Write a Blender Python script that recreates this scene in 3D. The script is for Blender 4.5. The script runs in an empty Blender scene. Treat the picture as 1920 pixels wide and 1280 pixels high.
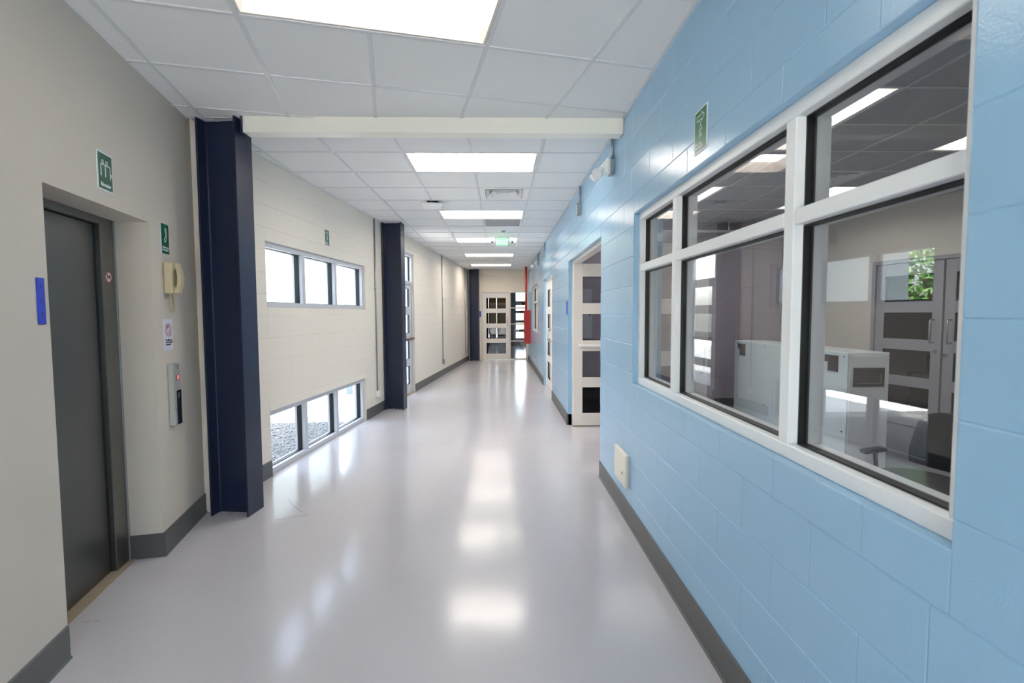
import bpy, math, random
from mathutils import Matrix, Vector

random.seed(7)
S = bpy.context.scene
COL = S.collection
PI = math.pi

# ------------------------------------------------------------------ camera
F_PX = 915.0
YAW, PITCH, ROLL = math.radians(1.4223), math.radians(3.2594), math.radians(0.27)
CAM_H = 1.52
fw = Vector((math.sin(YAW) * math.cos(PITCH), math.cos(YAW) * math.cos(PITCH), -math.sin(PITCH)))
rt0 = Vector((math.cos(YAW), -math.sin(YAW), 0))
up0 = rt0.cross(fw)
rt = rt0 * math.cos(ROLL) - up0 * math.sin(ROLL)
up = up0 * math.cos(ROLL) + rt0 * math.sin(ROLL)
cd = bpy.data.cameras.new('camera')
cam = bpy.data.objects.new('camera', cd)
COL.objects.link(cam)
cd.sensor_width = 36.0
cd.sensor_fit = 'HORIZONTAL'
cd.lens = F_PX / 1920 * 36.0
cd.clip_start = 0.05
cd.dof.use_dof = True
cd.dof.focus_distance = 6.5
cd.dof.aperture_fstop = 4.5
m = Matrix((rt, up, -fw)).transposed().to_4x4()
m.translation = Vector((0, 0, CAM_H))
cam.matrix_world = m
S.camera = cam

# ------------------------------------------------------------------ world, sun, exposure
W = bpy.data.worlds.new('sky')
S.world = W
W.use_nodes = True
nt = W.node_tree
sky = nt.nodes.new('ShaderNodeTexSky')
sky.sky_type = 'NISHITA'
sky.sun_disc = False
sky.sun_elevation = math.radians(58)
sky.sun_rotation = math.radians(100)
sky.air_density = 1.0
sky.dust_density = 3.0
bg = nt.nodes['Background']
hsv = nt.nodes.new('ShaderNodeHueSaturation')
hsv.inputs['Saturation'].default_value = 0.6      # hazy bright sky
nt.links.new(sky.outputs[0], hsv.inputs['Color'])
nt.links.new(hsv.outputs[0], bg.inputs[0])
SKY_STRENGTH = 1.1
bg.inputs[1].default_value = SKY_STRENGTH

sd = bpy.data.lights.new('sun', 'SUN')
sun = bpy.data.objects.new('sun', sd)
COL.objects.link(sun)
sd.energy = 24.0
sd.angle = math.radians(0.6)
sd.color = (1, 0.96, 0.9)
sun.rotation_euler = Vector((-0.52, 0.10, -0.85)).to_track_quat('-Z', 'Y').to_euler()

TROFFER = 6.6          # emission of the corridor light panels past the beam
TROFFER_NEAR = 1.9     # the two panels before the beam run dimmer
TROFFER_LAB = 3.6

S.view_settings.view_transform = 'Standard'
S.view_settings.look = 'None'
S.view_settings.exposure = 1.47
S.view_settings.gamma = 1.0
S.view_settings.use_curve_mapping = False
S.render.film_transparent = False
S.cycles.max_bounces = 10
S.cycles.diffuse_bounces = 6
S.cycles.glossy_bounces = 5
S.cycles.transparent_max_bounces = 24
S.cycles.sample_clamp_indirect = 6.0
S.cycles.use_denoising = True


# ------------------------------------------------------------------ materials
def lin(c):
    def f(v):
        v /= 255.0
        return v / 12.92 if v <= 0.04045 else ((v + 0.055) / 1.055) ** 2.4
    return (f(c[0]), f(c[1]), f(c[2]), 1.0)


def mat(name, rgb, rough=0.5, metal=0.0, spec=0.5, bump=0.0, bscale=40.0, var=0.0, vscale=3.0,
        emit=None, estr=0.0, coat=0.0, stretch=None, rvar=0.0):
    m = bpy.data.materials.new(name)
    m.use_nodes = True
    t = m.node_tree
    b = t.nodes['Principled BSDF']
    b.inputs['Base Color'].default_value = lin(rgb)
    b.inputs['Roughness'].default_value = rough
    b.inputs['Metallic'].default_value = metal
    b.inputs['Specular IOR Level'].default_value = spec
    if coat:
        b.inputs['Coat Weight'].default_value = coat
        b.inputs['Coat Roughness'].default_value = 0.08
    if emit is not None:
        b.inputs['Emission Color'].default_value = lin(emit)
        b.inputs['Emission Strength'].default_value = estr
    if bump or var or rvar:
        tc = t.nodes.new('ShaderNodeTexCoord')
        src = tc.outputs['Object']
        if stretch:
            mp = t.nodes.new('ShaderNodeMapping')
            mp.inputs['Scale'].default_value = stretch
            t.links.new(src, mp.inputs[0])
            src = mp.outputs[0]
    if bump:
        n = t.nodes.new('ShaderNodeTexNoise')
        n.inputs['Scale'].default_value = bscale
        n.inputs['Detail'].default_value = 3.0
        t.links.new(src, n.inputs['Vector'])
        bn = t.nodes.new('ShaderNodeBump')
        bn.inputs['Strength'].default_value = bump
        bn.inputs['Distance'].default_value = 0.01
        t.links.new(n.outputs['Fac'], bn.inputs['Height'])
        t.links.new(bn.outputs[0], b.inputs['Normal'])
    if var:
        n = t.nodes.new('ShaderNodeTexNoise')
        n.inputs['Scale'].default_value = vscale
        n.inputs['Detail'].default_value = 5.0
        t.links.new(src, n.inputs['Vector'])
        hs = t.nodes.new('ShaderNodeMixRGB')
        c = lin(rgb)
        hs.inputs[1].default_value = (c[0] * (1 - var), c[1] * (1 - var), c[2] * (1 - var), 1)
        hs.inputs[2].default_value = (min(1, c[0] * (1 + var)), min(1, c[1] * (1 + var)), min(1, c[2] * (1 + var)), 1)
        t.links.new(n.outputs['Fac'], hs.inputs[0])
        t.links.new(hs.outputs[0], b.inputs['Base Color'])
    if rvar:
        n = t.nodes.new('ShaderNodeTexNoise')
        n.inputs['Scale'].default_value = vscale * 0.7
        n.inputs['Detail'].default_value = 6.0
        t.links.new(src, n.inputs['Vector'])
        mr = t.nodes.new('ShaderNodeMapRange')
        mr.inputs['To Min'].default_value = max(0.02, rough - rvar)
        mr.inputs['To Max'].default_value = rough + rvar
        t.links.new(n.outputs['Fac'], mr.inputs[0])
        t.links.new(mr.outputs[0], b.inputs['Roughness'])
    return m


def glass(name, tint=(1, 1, 1), r0=0.045, rough=0.0):
    """thin architectural glass: straight transmission plus an angle dependent mirror"""
    m = bpy.data.materials.new(name)
    m.use_nodes = True
    t = m.node_tree
    t.nodes.clear()
    out = t.nodes.new('ShaderNodeOutputMaterial')
    tr = t.nodes.new('ShaderNodeBsdfTransparent')
    tr.inputs[0].default_value = (*tint, 1)
    gl = t.nodes.new('ShaderNodeBsdfGlossy')
    gl.inputs['Roughness'].default_value = rough
    mix = t.nodes.new('ShaderNodeMixShader')
    g = t.nodes.new('ShaderNodeNewGeometry')
    d = t.nodes.new('ShaderNodeVectorMath')
    d.operation = 'DOT_PRODUCT'
    t.links.new(g.outputs['Incoming'], d.inputs[0])
    t.links.new(g.outputs['Normal'], d.inputs[1])

    def mth(op, a, bv=None):
        n = t.nodes.new('ShaderNodeMath')
        n.operation = op
        if isinstance(a, (int, float)):
            n.inputs[0].default_value = a
        else:
            t.links.new(a, n.inputs[0])
        if bv is not None:
            if isinstance(bv, (int, float)):
                n.inputs[1].default_value = bv
            else:
                t.links.new(bv, n.inputs[1])
        return n.outputs[0]
    c = mth('ABSOLUTE', d.outputs['Value'])
    k = mth('POWER', mth('SUBTRACT', 1.0, c), 5.0)
    f = mth('ADD', mth('MULTIPLY', k, 1 - r0), r0)
    t.links.new(f, mix.inputs[0])
    t.links.new(tr.outputs[0], mix.inputs[1])
    t.links.new(gl.outputs[0], mix.inputs[2])
    t.links.new(mix.outputs[0], out.inputs[0])
    return m


M = {}
M['blue'] = mat('blue gloss paint', (153, 194, 224), 0.12, bump=0.10, bscale=150, spec=0.5)
M['cream'] = mat('cream block paint', (230, 222, 210), 0.42, bump=0.12, bscale=60, spec=0.4)
M['plaster'] = mat('cream plaster', (204, 195, 183), 0.55, bump=0.1, bscale=18, spec=0.35, var=0.03, vscale=2)
M['creambeam'] = mat('cream steel paint', (245, 242, 230), 0.35, bump=0.03, bscale=20)
M['endpaint'] = mat('warm cream paint', (240, 229, 210), 0.45, bump=0.06, bscale=50)
M['purple'] = mat('grey mauve paint', (168, 160, 170), 0.42, bump=0.1, bscale=60)
M['labcream'] = mat('pale stone paint', (240, 234, 222), 0.5, bump=0.04, bscale=40)
M['navy'] = mat('navy steel paint', (28, 36, 62), 0.32, bump=0.05, bscale=25, spec=0.5)
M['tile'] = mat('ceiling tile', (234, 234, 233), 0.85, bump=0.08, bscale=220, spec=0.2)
M['tilelab'] = mat('dimmed ceiling tile', (184, 183, 186), 0.85, bump=0.08, bscale=220, spec=0.2)  # tile darkened: the lab's dimmer light is put into the colour
M['tbar'] = mat('ceiling grid white', (217, 218, 219), 0.4)
M['base'] = mat('grey rubber skirting', (86, 86, 86), 0.4, bump=0.03, bscale=30, var=0.06)
M['alu'] = mat('pale aluminium paint', (236, 240, 242), 0.35, spec=0.5)
M['alugrey'] = mat('grey aluminium', (196, 198, 204), 0.35, spec=0.5)
M['labgrey'] = mat('grey door paint', (178, 178, 184), 0.4)
M['doorcream'] = mat('cream door paint', (232, 226, 220), 0.35)
M['gasket'] = mat('black rubber', (18, 20, 23), 0.45)
M['steel'] = mat('brushed steel', (108, 108, 106), 0.34, metal=0.95, bump=0.06, bscale=6, stretch=(60, 60, 0.6))
M['steel2'] = mat('brushed steel frame', (128, 127, 124), 0.36, metal=0.95, bump=0.05, bscale=6, stretch=(60, 60, 0.6))
M['galv'] = mat('galvanised steel', (165, 170, 172), 0.35, metal=0.8, var=0.1, vscale=20)
M['chrome'] = mat('satin chrome', (210, 210, 208), 0.25, metal=0.9)
M['white'] = mat('white plastic', (240, 240, 238), 0.4)
M['trofferwhite'] = mat('white reflector', (214, 208, 202), 0.5)
M['green'] = mat('green sign print', (20, 92, 62), 0.3)
M['greenlit'] = mat('lit green sign print', (22, 112, 72), 0.3)  # same green print with stronger light put into its colour
M['signwhite'] = mat('sign white', (222, 226, 232), 0.35)
M['blueplate'] = mat('blue plate', (36, 66, 190), 0.35)
M['bluemark'] = mat('blue raised mark', (30, 55, 165), 0.3)
M['beige'] = mat('beige phone plastic', (196, 184, 150), 0.4)
M['dark'] = mat('dark plastic', (30, 30, 33), 0.35)
M['black'] = mat('black cloth', (22, 24, 28), 0.8, bump=0.2, bscale=150)
M['blackglass'] = mat('black glass', (26, 30, 42), 0.12)
M['red'] = mat('red enamel', (178, 34, 30), 0.35)
M['redink'] = mat('red ink', (190, 30, 40), 0.5)
M['ink'] = mat('black ink', (30, 26, 30), 0.6)
M['paper'] = mat('paper', (212, 210, 224), 0.6)
M['panelcream'] = mat('cream plastic cover', (236, 230, 214), 0.4)
M['cabwhite'] = mat('pale cabinet enamel', (226, 238, 238), 0.22, coat=0.3)
M['callsteel'] = mat('satin call panel steel', (176, 176, 172), 0.35, metal=0.3)
M['cabend'] = mat('cabinet end enamel', (214, 218, 220), 0.35)
M['sill'] = mat('worn stone sill', (158, 142, 122), 0.6, bump=0.15, bscale=60, var=0.18, vscale=14)
M['brownbar'] = mat('bronze bar', (120, 98, 86), 0.35, metal=0.5)
M['olive'] = mat('ochre wall paint', (150, 116, 26), 0.5)
M['slate'] = mat('slate wall paint', (84, 94, 106), 0.5)
M['extblock'] = mat('pale exterior block', (138, 148, 148), 0.7, bump=0.3, bscale=60, var=0.05, vscale=6)
M['mortar'] = mat('white exterior joints', (228, 230, 228), 0.7)
M['concrete'] = mat('pale concrete', (222, 220, 214), 0.8, bump=0.2, bscale=30, var=0.06)
M['gravel'] = mat('gravel stone', (120, 120, 119), 0.85, bump=0.3, bscale=30, var=0.5, vscale=9)
M['leaf'] = mat('leaf', (96, 140, 62), 0.5, var=0.3, vscale=1.5)
M['bark'] = mat('bark', (92, 78, 62), 0.8, bump=0.4, bscale=20)
M['roof'] = mat('roof slab', (150, 150, 150), 0.9)
M['lens'] = mat('clear lens', (236, 236, 238), 0.1, spec=0.7)
M['glow'] = mat('lamp diffuser', (255, 250, 244), 0.5, emit=(255, 246, 235), estr=TROFFER)
M['glownear'] = mat('near lamp diffuser', (255, 250, 244), 0.5, emit=(255, 246, 234), estr=TROFFER_NEAR)
M['glowlab'] = mat('lab lamp diffuser', (255, 250, 248), 0.5, emit=(255, 250, 246), estr=TROFFER_LAB)
M['exitgreen'] = mat('lit green panel', (120, 230, 140), 0.4, emit=(140, 232, 160), estr=0.6)
M['exitletter'] = mat('lit green letters', (170, 245, 180), 0.4, emit=(150, 245, 165), estr=0.95)
M['led'] = mat('red display', (230, 60, 60), 0.4, emit=(255, 110, 110), estr=1.2)
M['glass'] = glass('clear window glass', (0.97, 0.985, 0.985), 0.045)
M['glassgrey'] = glass('grey window glass', (0.84, 0.85, 0.86), 0.055)
M['glassdoor'] = glass('grey door glass', (0.78, 0.78, 0.8), 0.012)


def floor_mat():
    m = bpy.data.materials.new('painted grey floor')
    m.use_nodes = True
    t = m.node_tree
    b = t.nodes['Principled BSDF']
    tc = t.nodes.new('ShaderNodeTexCoord')
    n = t.nodes.new('ShaderNodeTexNoise')
    n.inputs['Scale'].default_value = 1.3
    n.inputs['Detail'].default_value = 7
    t.links.new(tc.outputs['Object'], n.inputs['Vector'])
    mx = t.nodes.new('ShaderNodeMixRGB')
    mx.inputs[1].default_value = lin((187, 184, 188))
    mx.inputs[2].default_value = lin((198, 195, 199))
    t.links.new(n.outputs['Fac'], mx.inputs[0])
    t.links.new(mx.outputs[0], b.inputs['Base Color'])
    n2 = t.nodes.new('ShaderNodeTexNoise')
    n2.inputs['Scale'].default_value = 5
    n2.inputs['Detail'].default_value = 6
    t.links.new(tc.outputs['Object'], n2.inputs['Vector'])
    mr = t.nodes.new('ShaderNodeMapRange')
    mr.inputs['To Min'].default_value = 0.12
    mr.inputs['To Max'].default_value = 0.2
    t.links.new(n2.outputs['Fac'], mr.inputs[0])
    t.links.new(mr.outputs[0], b.inputs['Roughness'])
    n3 = t.nodes.new('ShaderNodeTexNoise')
    n3.inputs['Scale'].default_value = 3.5
    n3.inputs['Detail'].default_value = 4
    t.links.new(tc.outputs['Object'], n3.inputs['Vector'])
    bn = t.nodes.new('ShaderNodeBump')
    bn.inputs['Strength'].default_value = 0.06
    bn.inputs['Distance'].default_value = 0.02
    t.links.new(n3.outputs['Fac'], bn.inputs['Height'])
    t.links.new(bn.outputs[0], b.inputs['Normal'])
    b.inputs['Specular IOR Level'].default_value = 0.55
    return m


M['floor'] = floor_mat()
M['floorlab'] = mat('grey lab floor', (128, 127, 130), 0.2, var=0.05, vscale=2)


# ------------------------------------------------------------------ mesh helpers
class MB:
    def __init__(self):
        self.v, self.f = [], []

    def add(self, vs, fs):
        o = len(self.v)
        self.v += [tuple(p) for p in vs]
        self.f += [tuple(i + o for i in q) for q in fs]
        return self

    def box(self, x0, x1, y0, y1, z0, z1):
        return self.add([(x0, y0, z0), (x1, y0, z0), (x1, y1, z0), (x0, y1, z0),
                         (x0, y0, z1), (x1, y0, z1), (x1, y1, z1), (x0, y1, z1)],
                        [(0, 3, 2, 1), (4, 5, 6, 7), (0, 1, 5, 4), (1, 2, 6, 5), (2, 3, 7, 6), (3, 0, 4, 7)])

    def cbox(self, x0, x1, y0, y1, z0, z1, b=0.003):
        """chamfered box"""
        b = min(b, (x1 - x0) * .45, (y1 - y0) * .45, (z1 - z0) * .45)
        X, Y, Z = (x0, x1), (y0, y1), (z0, z1)
        vs, idx = [], {}
        for i in (0, 1):
            for j in (0, 1):
                for k in (0, 1):
                    sx, sy, sz = (1 - 2 * i) * b, (1 - 2 * j) * b, (1 - 2 * k) * b
                    idx[i, j, k, 0] = len(vs); vs.append((X[i], Y[j] + sy, Z[k] + sz))
                    idx[i, j, k, 1] = len(vs); vs.append((X[i] + sx, Y[j], Z[k] + sz))
                    idx[i, j, k, 2] = len(vs); vs.append((X[i] + sx, Y[j] + sy, Z[k]))
        fs = []

        def q(a, flip):
            fs.append(tuple(reversed(a)) if flip else tuple(a))
        for i in (0, 1):
            q([idx[i, 0, 0, 0], idx[i, 0, 1, 0], idx[i, 1, 1, 0], idx[i, 1, 0, 0]], i == 1)
            q([idx[0, i, 0, 1], idx[1, i, 0, 1], idx[1, i, 1, 1], idx[0, i, 1, 1]], i == 1)
            q([idx[0, 0, i, 2], idx[0, 1, i, 2], idx[1, 1, i, 2], idx[1, 0, i, 2]], i == 1)
        for j in (0, 1):
            for k in (0, 1):
                q([idx[0, j, k, 1], idx[1, j, k, 1], idx[1, j, k, 2], idx[0, j, k, 2]], (j + k) % 2 == 0)
                q([idx[j, 0, k, 0], idx[j, 1, k, 0], idx[j, 1, k, 2], idx[j, 0, k, 2]], (j + k) % 2 == 1)
                q([idx[j, k, 0, 0], idx[j, k, 1, 0], idx[j, k, 1, 1], idx[j, k, 0, 1]], (j + k) % 2 == 0)
        for i in (0, 1):
            for j in (0, 1):
                for k in (0, 1):
                    q([idx[i, j, k, 0], idx[i, j, k, 1], idx[i, j, k, 2]], (i + j + k) % 2 == 1)
        return self.add(vs, fs)

    def cyl(self, p0, p1, r0, r1=None, n=14, cap=True):
        r1 = r0 if r1 is None else r1
        p0, p1 = Vector(p0), Vector(p1)
        d = (p1 - p0).normalized()
        a = d.orthogonal().normalized()
        b = d.cross(a)
        vs, fs = [], []
        for k in range(n):
            t = 2 * PI * k / n
            o = a * math.cos(t) + b * math.sin(t)
            vs.append(p0 + o * r0)
            vs.append(p1 + o * r1)
        for k in range(n):
            l = (k + 1) % n
            fs.append((2 * k, 2 * l, 2 * l + 1, 2 * k + 1))
        if cap:
            fs.append(tuple(2 * k for k in reversed(range(n))))
            fs.append(tuple(2 * k + 1 for k in range(n)))
        return self.add(vs, fs)

    def tube(self, pts, r, n=8):
        pts = [Vector(p) for p in pts]
        vs, fs = [], []
        ref = None
        for i, p in enumerate(pts):
            d = (pts[min(i + 1, len(pts) - 1)] - pts[max(i - 1, 0)]).normalized()
            if ref is None:
                ref = d.orthogonal().normalized()
            ref = (ref - d * ref.dot(d)).normalized()
            b = d.cross(ref)
            for k in range(n):
                t = 2 * PI * k / n
                vs.append(p + (ref * math.cos(t) + b * math.sin(t)) * r)
        for i in range(len(pts) - 1):
            for k in range(n):
                l = (k + 1) % n
                fs.append((i * n + k, i * n + l, (i + 1) * n + l, (i + 1) * n + k))
        fs.append(tuple(reversed(range(n))))
        fs.append(tuple((len(pts) - 1) * n + k for k in range(n)))
        return self.add(vs, fs)

    def sphere(self, c, rx, ry, rz, nu=12, nv=8):
        vs, fs = [], []
        for i in range(1, nv):
            a = PI * i / nv
            for k in range(nu):
                t = 2 * PI * k / nu
                vs.append((c[0] + rx * math.sin(a) * math.cos(t), c[1] + ry * math.sin(a) * math.sin(t), c[2] + rz * math.cos(a)))
        top = len(vs); vs.append((c[0], c[1], c[2] + rz))
        bot = len(vs); vs.append((c[0], c[1], c[2] - rz))
        for i in range(nv - 2):
            for k in range(nu):
                l = (k + 1) % nu
                fs.append((i * nu + k, (i + 1) * nu + k, (i + 1) * nu + l, i * nu + l))
        for k in range(nu):
            l = (k + 1) % nu
            fs.append((top, k, l))
            fs.append((bot, (nv - 2) * nu + l, (nv - 2) * nu + k))
        return self.add(vs, fs)

    def prism(self, poly, a0, a1, axis='z'):
        """extrude a 2D polygon (counter-clockwise) between a0 and a1 along an axis"""
        n = len(poly)

        def P(p, a):
            if axis == 'z':
                return (p[0], p[1], a)
            if axis == 'y':
                return (p[0], a, p[1])
            return (a, p[0], p[1])
        vs = [P(p, a0) for p in poly] + [P(p, a1) for p in poly]
        fs = [tuple(reversed(range(n))), tuple(n + k for k in range(n))]
        fs += [(k, (k + 1) % n, n + (k + 1) % n, n + k) for k in range(n)]
        if axis == 'y':
            fs = [tuple(reversed(q)) for q in fs]
        return self.add(vs, fs)

    def stroke(self, pts, w, y0, y1, closed=False):
        """flat pen strokes in the XZ plane"""
        pts = [Vector((p[0], p[1])) for p in pts]
        segs = list(zip(pts, pts[1:] + pts[:1])) if closed else list(zip(pts, pts[1:]))
        for a, b in segs:
            d = (b - a)
            if d.length < 1e-6:
                continue
            d.normalize()
            n = Vector((-d.y, d.x)) * w / 2
            e = d * w / 2
            self.prism([a - e - n, b + e - n, b + e + n, a - e + n], y0, y1, 'y')
        return self

    def ring(self, cx, cz, r, w, y0, y1, n=20, sx=1.0):
        return self.stroke([(cx + sx * r * math.cos(2 * PI * k / n), cz + r * math.sin(2 * PI * k / n)) for k in range(n)], w, y0, y1, True)

    def disc(self, cx, cz, r, y0, y1, n=20, sx=1.0):
        return self.prism([(cx + sx * r * math.cos(2 * PI * k / n), cz + r * math.sin(2 * PI * k / n)) for k in range(n)], y0, y1, 'y')

    def mesh(self, name='mesh', smooth=False):
        me = bpy.data.meshes.new(name)
        me.from_pydata(self.v, [], self.f)
        if smooth:
            me.polygons.foreach_set('use_smooth', [True] * len(me.polygons))
        me.update()
        return me

    def build(self, name, material, parent=None, loc=None, rz=0.0, smooth=False):
        return link(name, self.mesh(name, smooth), material, parent, loc, rz)


def link(name, me, material, parent=None, loc=None, rz=0.0):
    o = bpy.data.objects.new(name, me)
    if material is not None and hasattr(me, 'materials') and len(me.materials) == 0:
        me.materials.append(M[material])
    COL.objects.link(o)
    if parent is not None:
        o.parent = parent
    if loc is not None:
        o.location = loc
    if rz:
        o.rotation_euler = (0, 0, rz)
    return o


def tag(o, label, cat, group=None, kind=None):
    o['label'] = label
    o['category'] = cat
    if group:
        o['group'] = group
    if kind:
        o['kind'] = kind
    return o


def empty(name, loc, rz=0.0, label=None, cat=None, group=None, kind=None):
    o = bpy.data.objects.new(name, None)
    o.empty_display_size = 0.1
    COL.objects.link(o)
    o.location = loc
    o.rotation_euler = (0, 0, rz)
    if label:
        tag(o, label, cat, group, kind)
    return o


def text(body, size, parent, loc, material, name='lettering', align='LEFT', depth=0.0006, bold=0.0):
    c = bpy.data.curves.new(name, 'FONT')
    c.body = body
    c.size = size
    c.align_x = align
    c.extrude = depth
    c.offset = bold
    c.resolution_u = 3
    c.space_line = 0.85
    c.materials.append(M[material])
    tmp = bpy.data.objects.new('text_source', c)
    COL.objects.link(tmp)
    dg = bpy.context.evaluated_depsgraph_get()
    me = bpy.data.meshes.new_from_object(tmp.evaluated_get(dg))
    bpy.data.objects.remove(tmp)
    me.name = name
    if len(me.materials) == 0:
        me.materials.append(M[material])
    o = bpy.data.objects.new(name, me)
    COL.objects.link(o)
    o.parent = parent
    o.location = loc
    o.rotation_euler = (PI / 2, 0, 0)
    return o


class Frame:
    """a wall seen by somebody standing in front of it: X to the right, Y into the wall, Z up"""
    def __init__(self, origin, d):
        d = Vector((d[0], d[1])).normalized()
        self.o = Vector(origin)
        self.d = d
        self.n = Vector((-d.y, d.x))
        self.rz = math.atan2(d.y, d.x)

    def w(self, x, y=0.0, z=0.0):
        p = Vector((self.o.x, self.o.y)) + self.d * x + self.n * y
        return (p.x, p.y, z)


LS, ES = 0.099, -0.222
FL = Frame((-2.175, 4.47), (LS, 1))          # long cream block wall on the left
FE = Frame((-2.132, 3.061), (ES, 1))         # plastered elevator wall
FR = Frame((0.925, 0.0), (0, -1))            # blue block wall on the right (x = -Y)
FEND = Frame((0.0, 16.1), (1, 0))            # end of the corridor
FLAB = Frame((0.0, 7.7), (1, 0))             # mauve back wall of the lab
FLR = Frame((5.08, 7.7), (0.222, -1))        # pale right wall of the lab
CEIL = 2.955
C0, CH, CL = 0.07, 0.205, 0.4064             # block courses


def lx(y):
    return -2.175 + LS * (y - 4.47)


def exx(y):
    return -2.132 + ES * (y - 3.061)


def wall(name, fr, x0, x1, z0, z1, holes, material, label, thick=0.2, front=0.0, reveal=None):
    """wall slab with rectangular openings"""
    xs = sorted({x0, x1, *[min(max(h[0], x0), x1) for h in holes], *[min(max(h[1], x0), x1) for h in holes]})
    zs = sorted({z0, z1, *[min(max(h[2], z0), z1) for h in holes], *[min(max(h[3], z0), z1) for h in holes]})
    nx, nz = len(xs) - 1, len(zs) - 1

    def solid(i, k):
        if not (0 <= i < nx and 0 <= k < nz):
            return False
        cx, cz = (xs[i] + xs[i + 1]) / 2, (zs[k] + zs[k + 1]) / 2
        return not any(h[0] < cx < h[1] and h[2] < cz < h[3] for h in holes)
    b = MB()
    y0, y1 = front, thick
    for i in range(nx):
        for k in range(nz):
            if not solid(i, k):
                continue
            a, c, e, g = xs[i], xs[i + 1], zs[k], zs[k + 1]
            b.add([(a, y0, e), (c, y0, e), (c, y0, g), (a, y0, g)], [(0, 1, 2, 3)])
            b.add([(a, y1, e), (c, y1, e), (c, y1, g), (a, y1, g)], [(3, 2, 1, 0)])
            if not solid(i - 1, k):
                b.add([(a, y0, e), (a, y1, e), (a, y1, g), (a, y0, g)], [(3, 2, 1, 0)])
            if not solid(i + 1, k):
                b.add([(c, y0, e), (c, y1, e), (c, y1, g), (c, y0, g)], [(0, 1, 2, 3)])
            if not solid(i, k - 1):
                b.add([(a, y0, e), (c, y0, e), (c, y1, e), (a, y1, e)], [(3, 2, 1, 0)])
            if not solid(i, k + 1):
                b.add([(a, y0, g), (c, y0, g), (c, y1, g), (a, y1, g)], [(0, 1, 2, 3)])
    o = b.build(name, material, None, fr.w(0), fr.rz)
    return tag(o, label, 'wall', kind='structure')


def rect_minus(r, holes):
    out = [r]
    for h in holes:
        nxt = []
        for (a, b, c, d) in out:
            if h[1] <= a or h[0] >= b or h[3] <= c or h[2] >= d:
                nxt.append((a, b, c, d))
                continue
            if h[0] > a:
                nxt.append((a, h[0], c, d))
            if h[1] < b:
                nxt.append((h[1], b, c, d))
            m0, m1 = max(a, h[0]), min(b, h[1])
            if h[2] > c:
                nxt.append((m0, m1, c, h[2]))
            if h[3] < d:
                nxt.append((m0, m1, h[3], d))
        out = nxt
    return [q for q in out if q[1] - q[0] > 0.012 and q[3] - q[2] > 0.012]


BLOCKS = {}


def block_geo(w, h, dep, ch):
    g, sd_ = 0.0003, dep * 0.4
    vs = [(g, dep, g), (w - g, dep, g), (w - g, dep, h - g), (g, dep, h - g),
          (ch, 0, ch), (w - ch, 0, ch), (w - ch, 0, h - ch), (ch, 0, h - ch),
          (g, sd_, ch), (w - g, sd_, ch), (w - g, sd_, h - ch), (g, sd_, h - ch)]
    fs = [(4, 5, 6, 7), (0, 1, 5, 4), (2, 3, 7, 6), (8, 4, 7, 11), (5, 9, 10, 6),
          (0, 4, 8), (1, 9, 5), (2, 6, 10), (3, 11, 7)]
    return vs, fs


def blocks(parent, fr, x0, x1, z0, z1, holes, material, phase, dep=0.004, ch=0.005, limit=290, ref=None, parity=0, flipend=None):
    """running-bond blocks: nearest ones as parts, the rest joined"""
    rects = []
    k0 = math.floor((z0 - C0) / CH)
    k = k0
    while C0 + k * CH < z1 - 1e-6:
        a, b = max(z0, C0 + k * CH), min(z1, C0 + (k + 1) * CH)
        off = phase + (CL / 2 if (k + parity) % 2 else 0.0)
        i = math.floor((x0 - off) / CL)
        while off + i * CL < x1 - 1e-6:
            p, q = max(x0, off + i * CL), min(x1, off + (i + 1) * CL)
            if q - p > 0.012 and b - a > 0.012:
                rects += rect_minus((p, q, a, b), holes)
            i += 1
        k += 1
    refv = Vector(ref or (0, 0, CAM_H))
    rects.sort(key=lambda r: (Vector(fr.w((r[0] + r[1]) / 2, 0, (r[2] + r[3]) / 2)) - refv).length)
    for r in rects[:limit]:
        w, h = r[1] - r[0], r[3] - r[2]
        key = (round(w, 4), round(h, 4), dep, ch, material)
        if key not in BLOCKS:
            vs, fs = block_geo(w, h, dep, ch)
            me = bpy.data.meshes.new('block')
            me.from_pydata(vs, [], fs)
            me.materials.append(M[material])
            BLOCKS[key] = me
        o = bpy.data.objects.new('block', BLOCKS[key])
        COL.objects.link(o)
        o.parent = parent
        o.location = (r[0], 0, r[2])
    if rects[limit:]:
        b = MB()
        for r in rects[limit:]:
            vs, fs = block_geo(r[1] - r[0], r[3] - r[2], dep, ch)
            b.add([(v[0] + r[0], v[1], v[2] + r[2]) for v in vs], fs)
        o = b.build('distant_blocks', material, parent)
        o['kind'] = 'stuff'


# ------------------------------------------------------------------ floor, roof, ground
fl = MB().prism([(-2.72, -2.4), (8.5, -2.4), (8.5, 16.2), (lx(16.2) - 0.2, 16.2), (lx(3.6) - 0.2, 3.6), (-2.72, 3.6)],
               -0.12, 0.0).build('floor', 'floor')
tag(fl, 'glossy pale grey painted concrete corridor floor', 'floor', kind='structure')
for pts_ in ([(-1.69, 3.58), (-1.60, 3.62), (-1.465, 3.67)], [(-1.76, 4.0), (-1.66, 3.86), (-1.53, 3.72)],
             [(-2.07, 2.395), (-2.045, 2.40)], [(-2.03, 2.40), (-2.01, 2.406)]):
    ck = MB()
    for (xa, ya), (xb, yb) in zip(pts_, pts_[1:]):
        dd = Vector((xb - xa, yb - ya)).normalized()
        nn_ = Vector((-dd.y, dd.x)) * 0.0016
        ck.prism([(xa - nn_.x, ya - nn_.y), (xb - nn_.x, yb - nn_.y), (xb + nn_.x, yb + nn_.y), (xa + nn_.x, ya + nn_.y)], 0.0, 0.0004)
    ck.build('floor_crack', 'base', fl)
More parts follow.
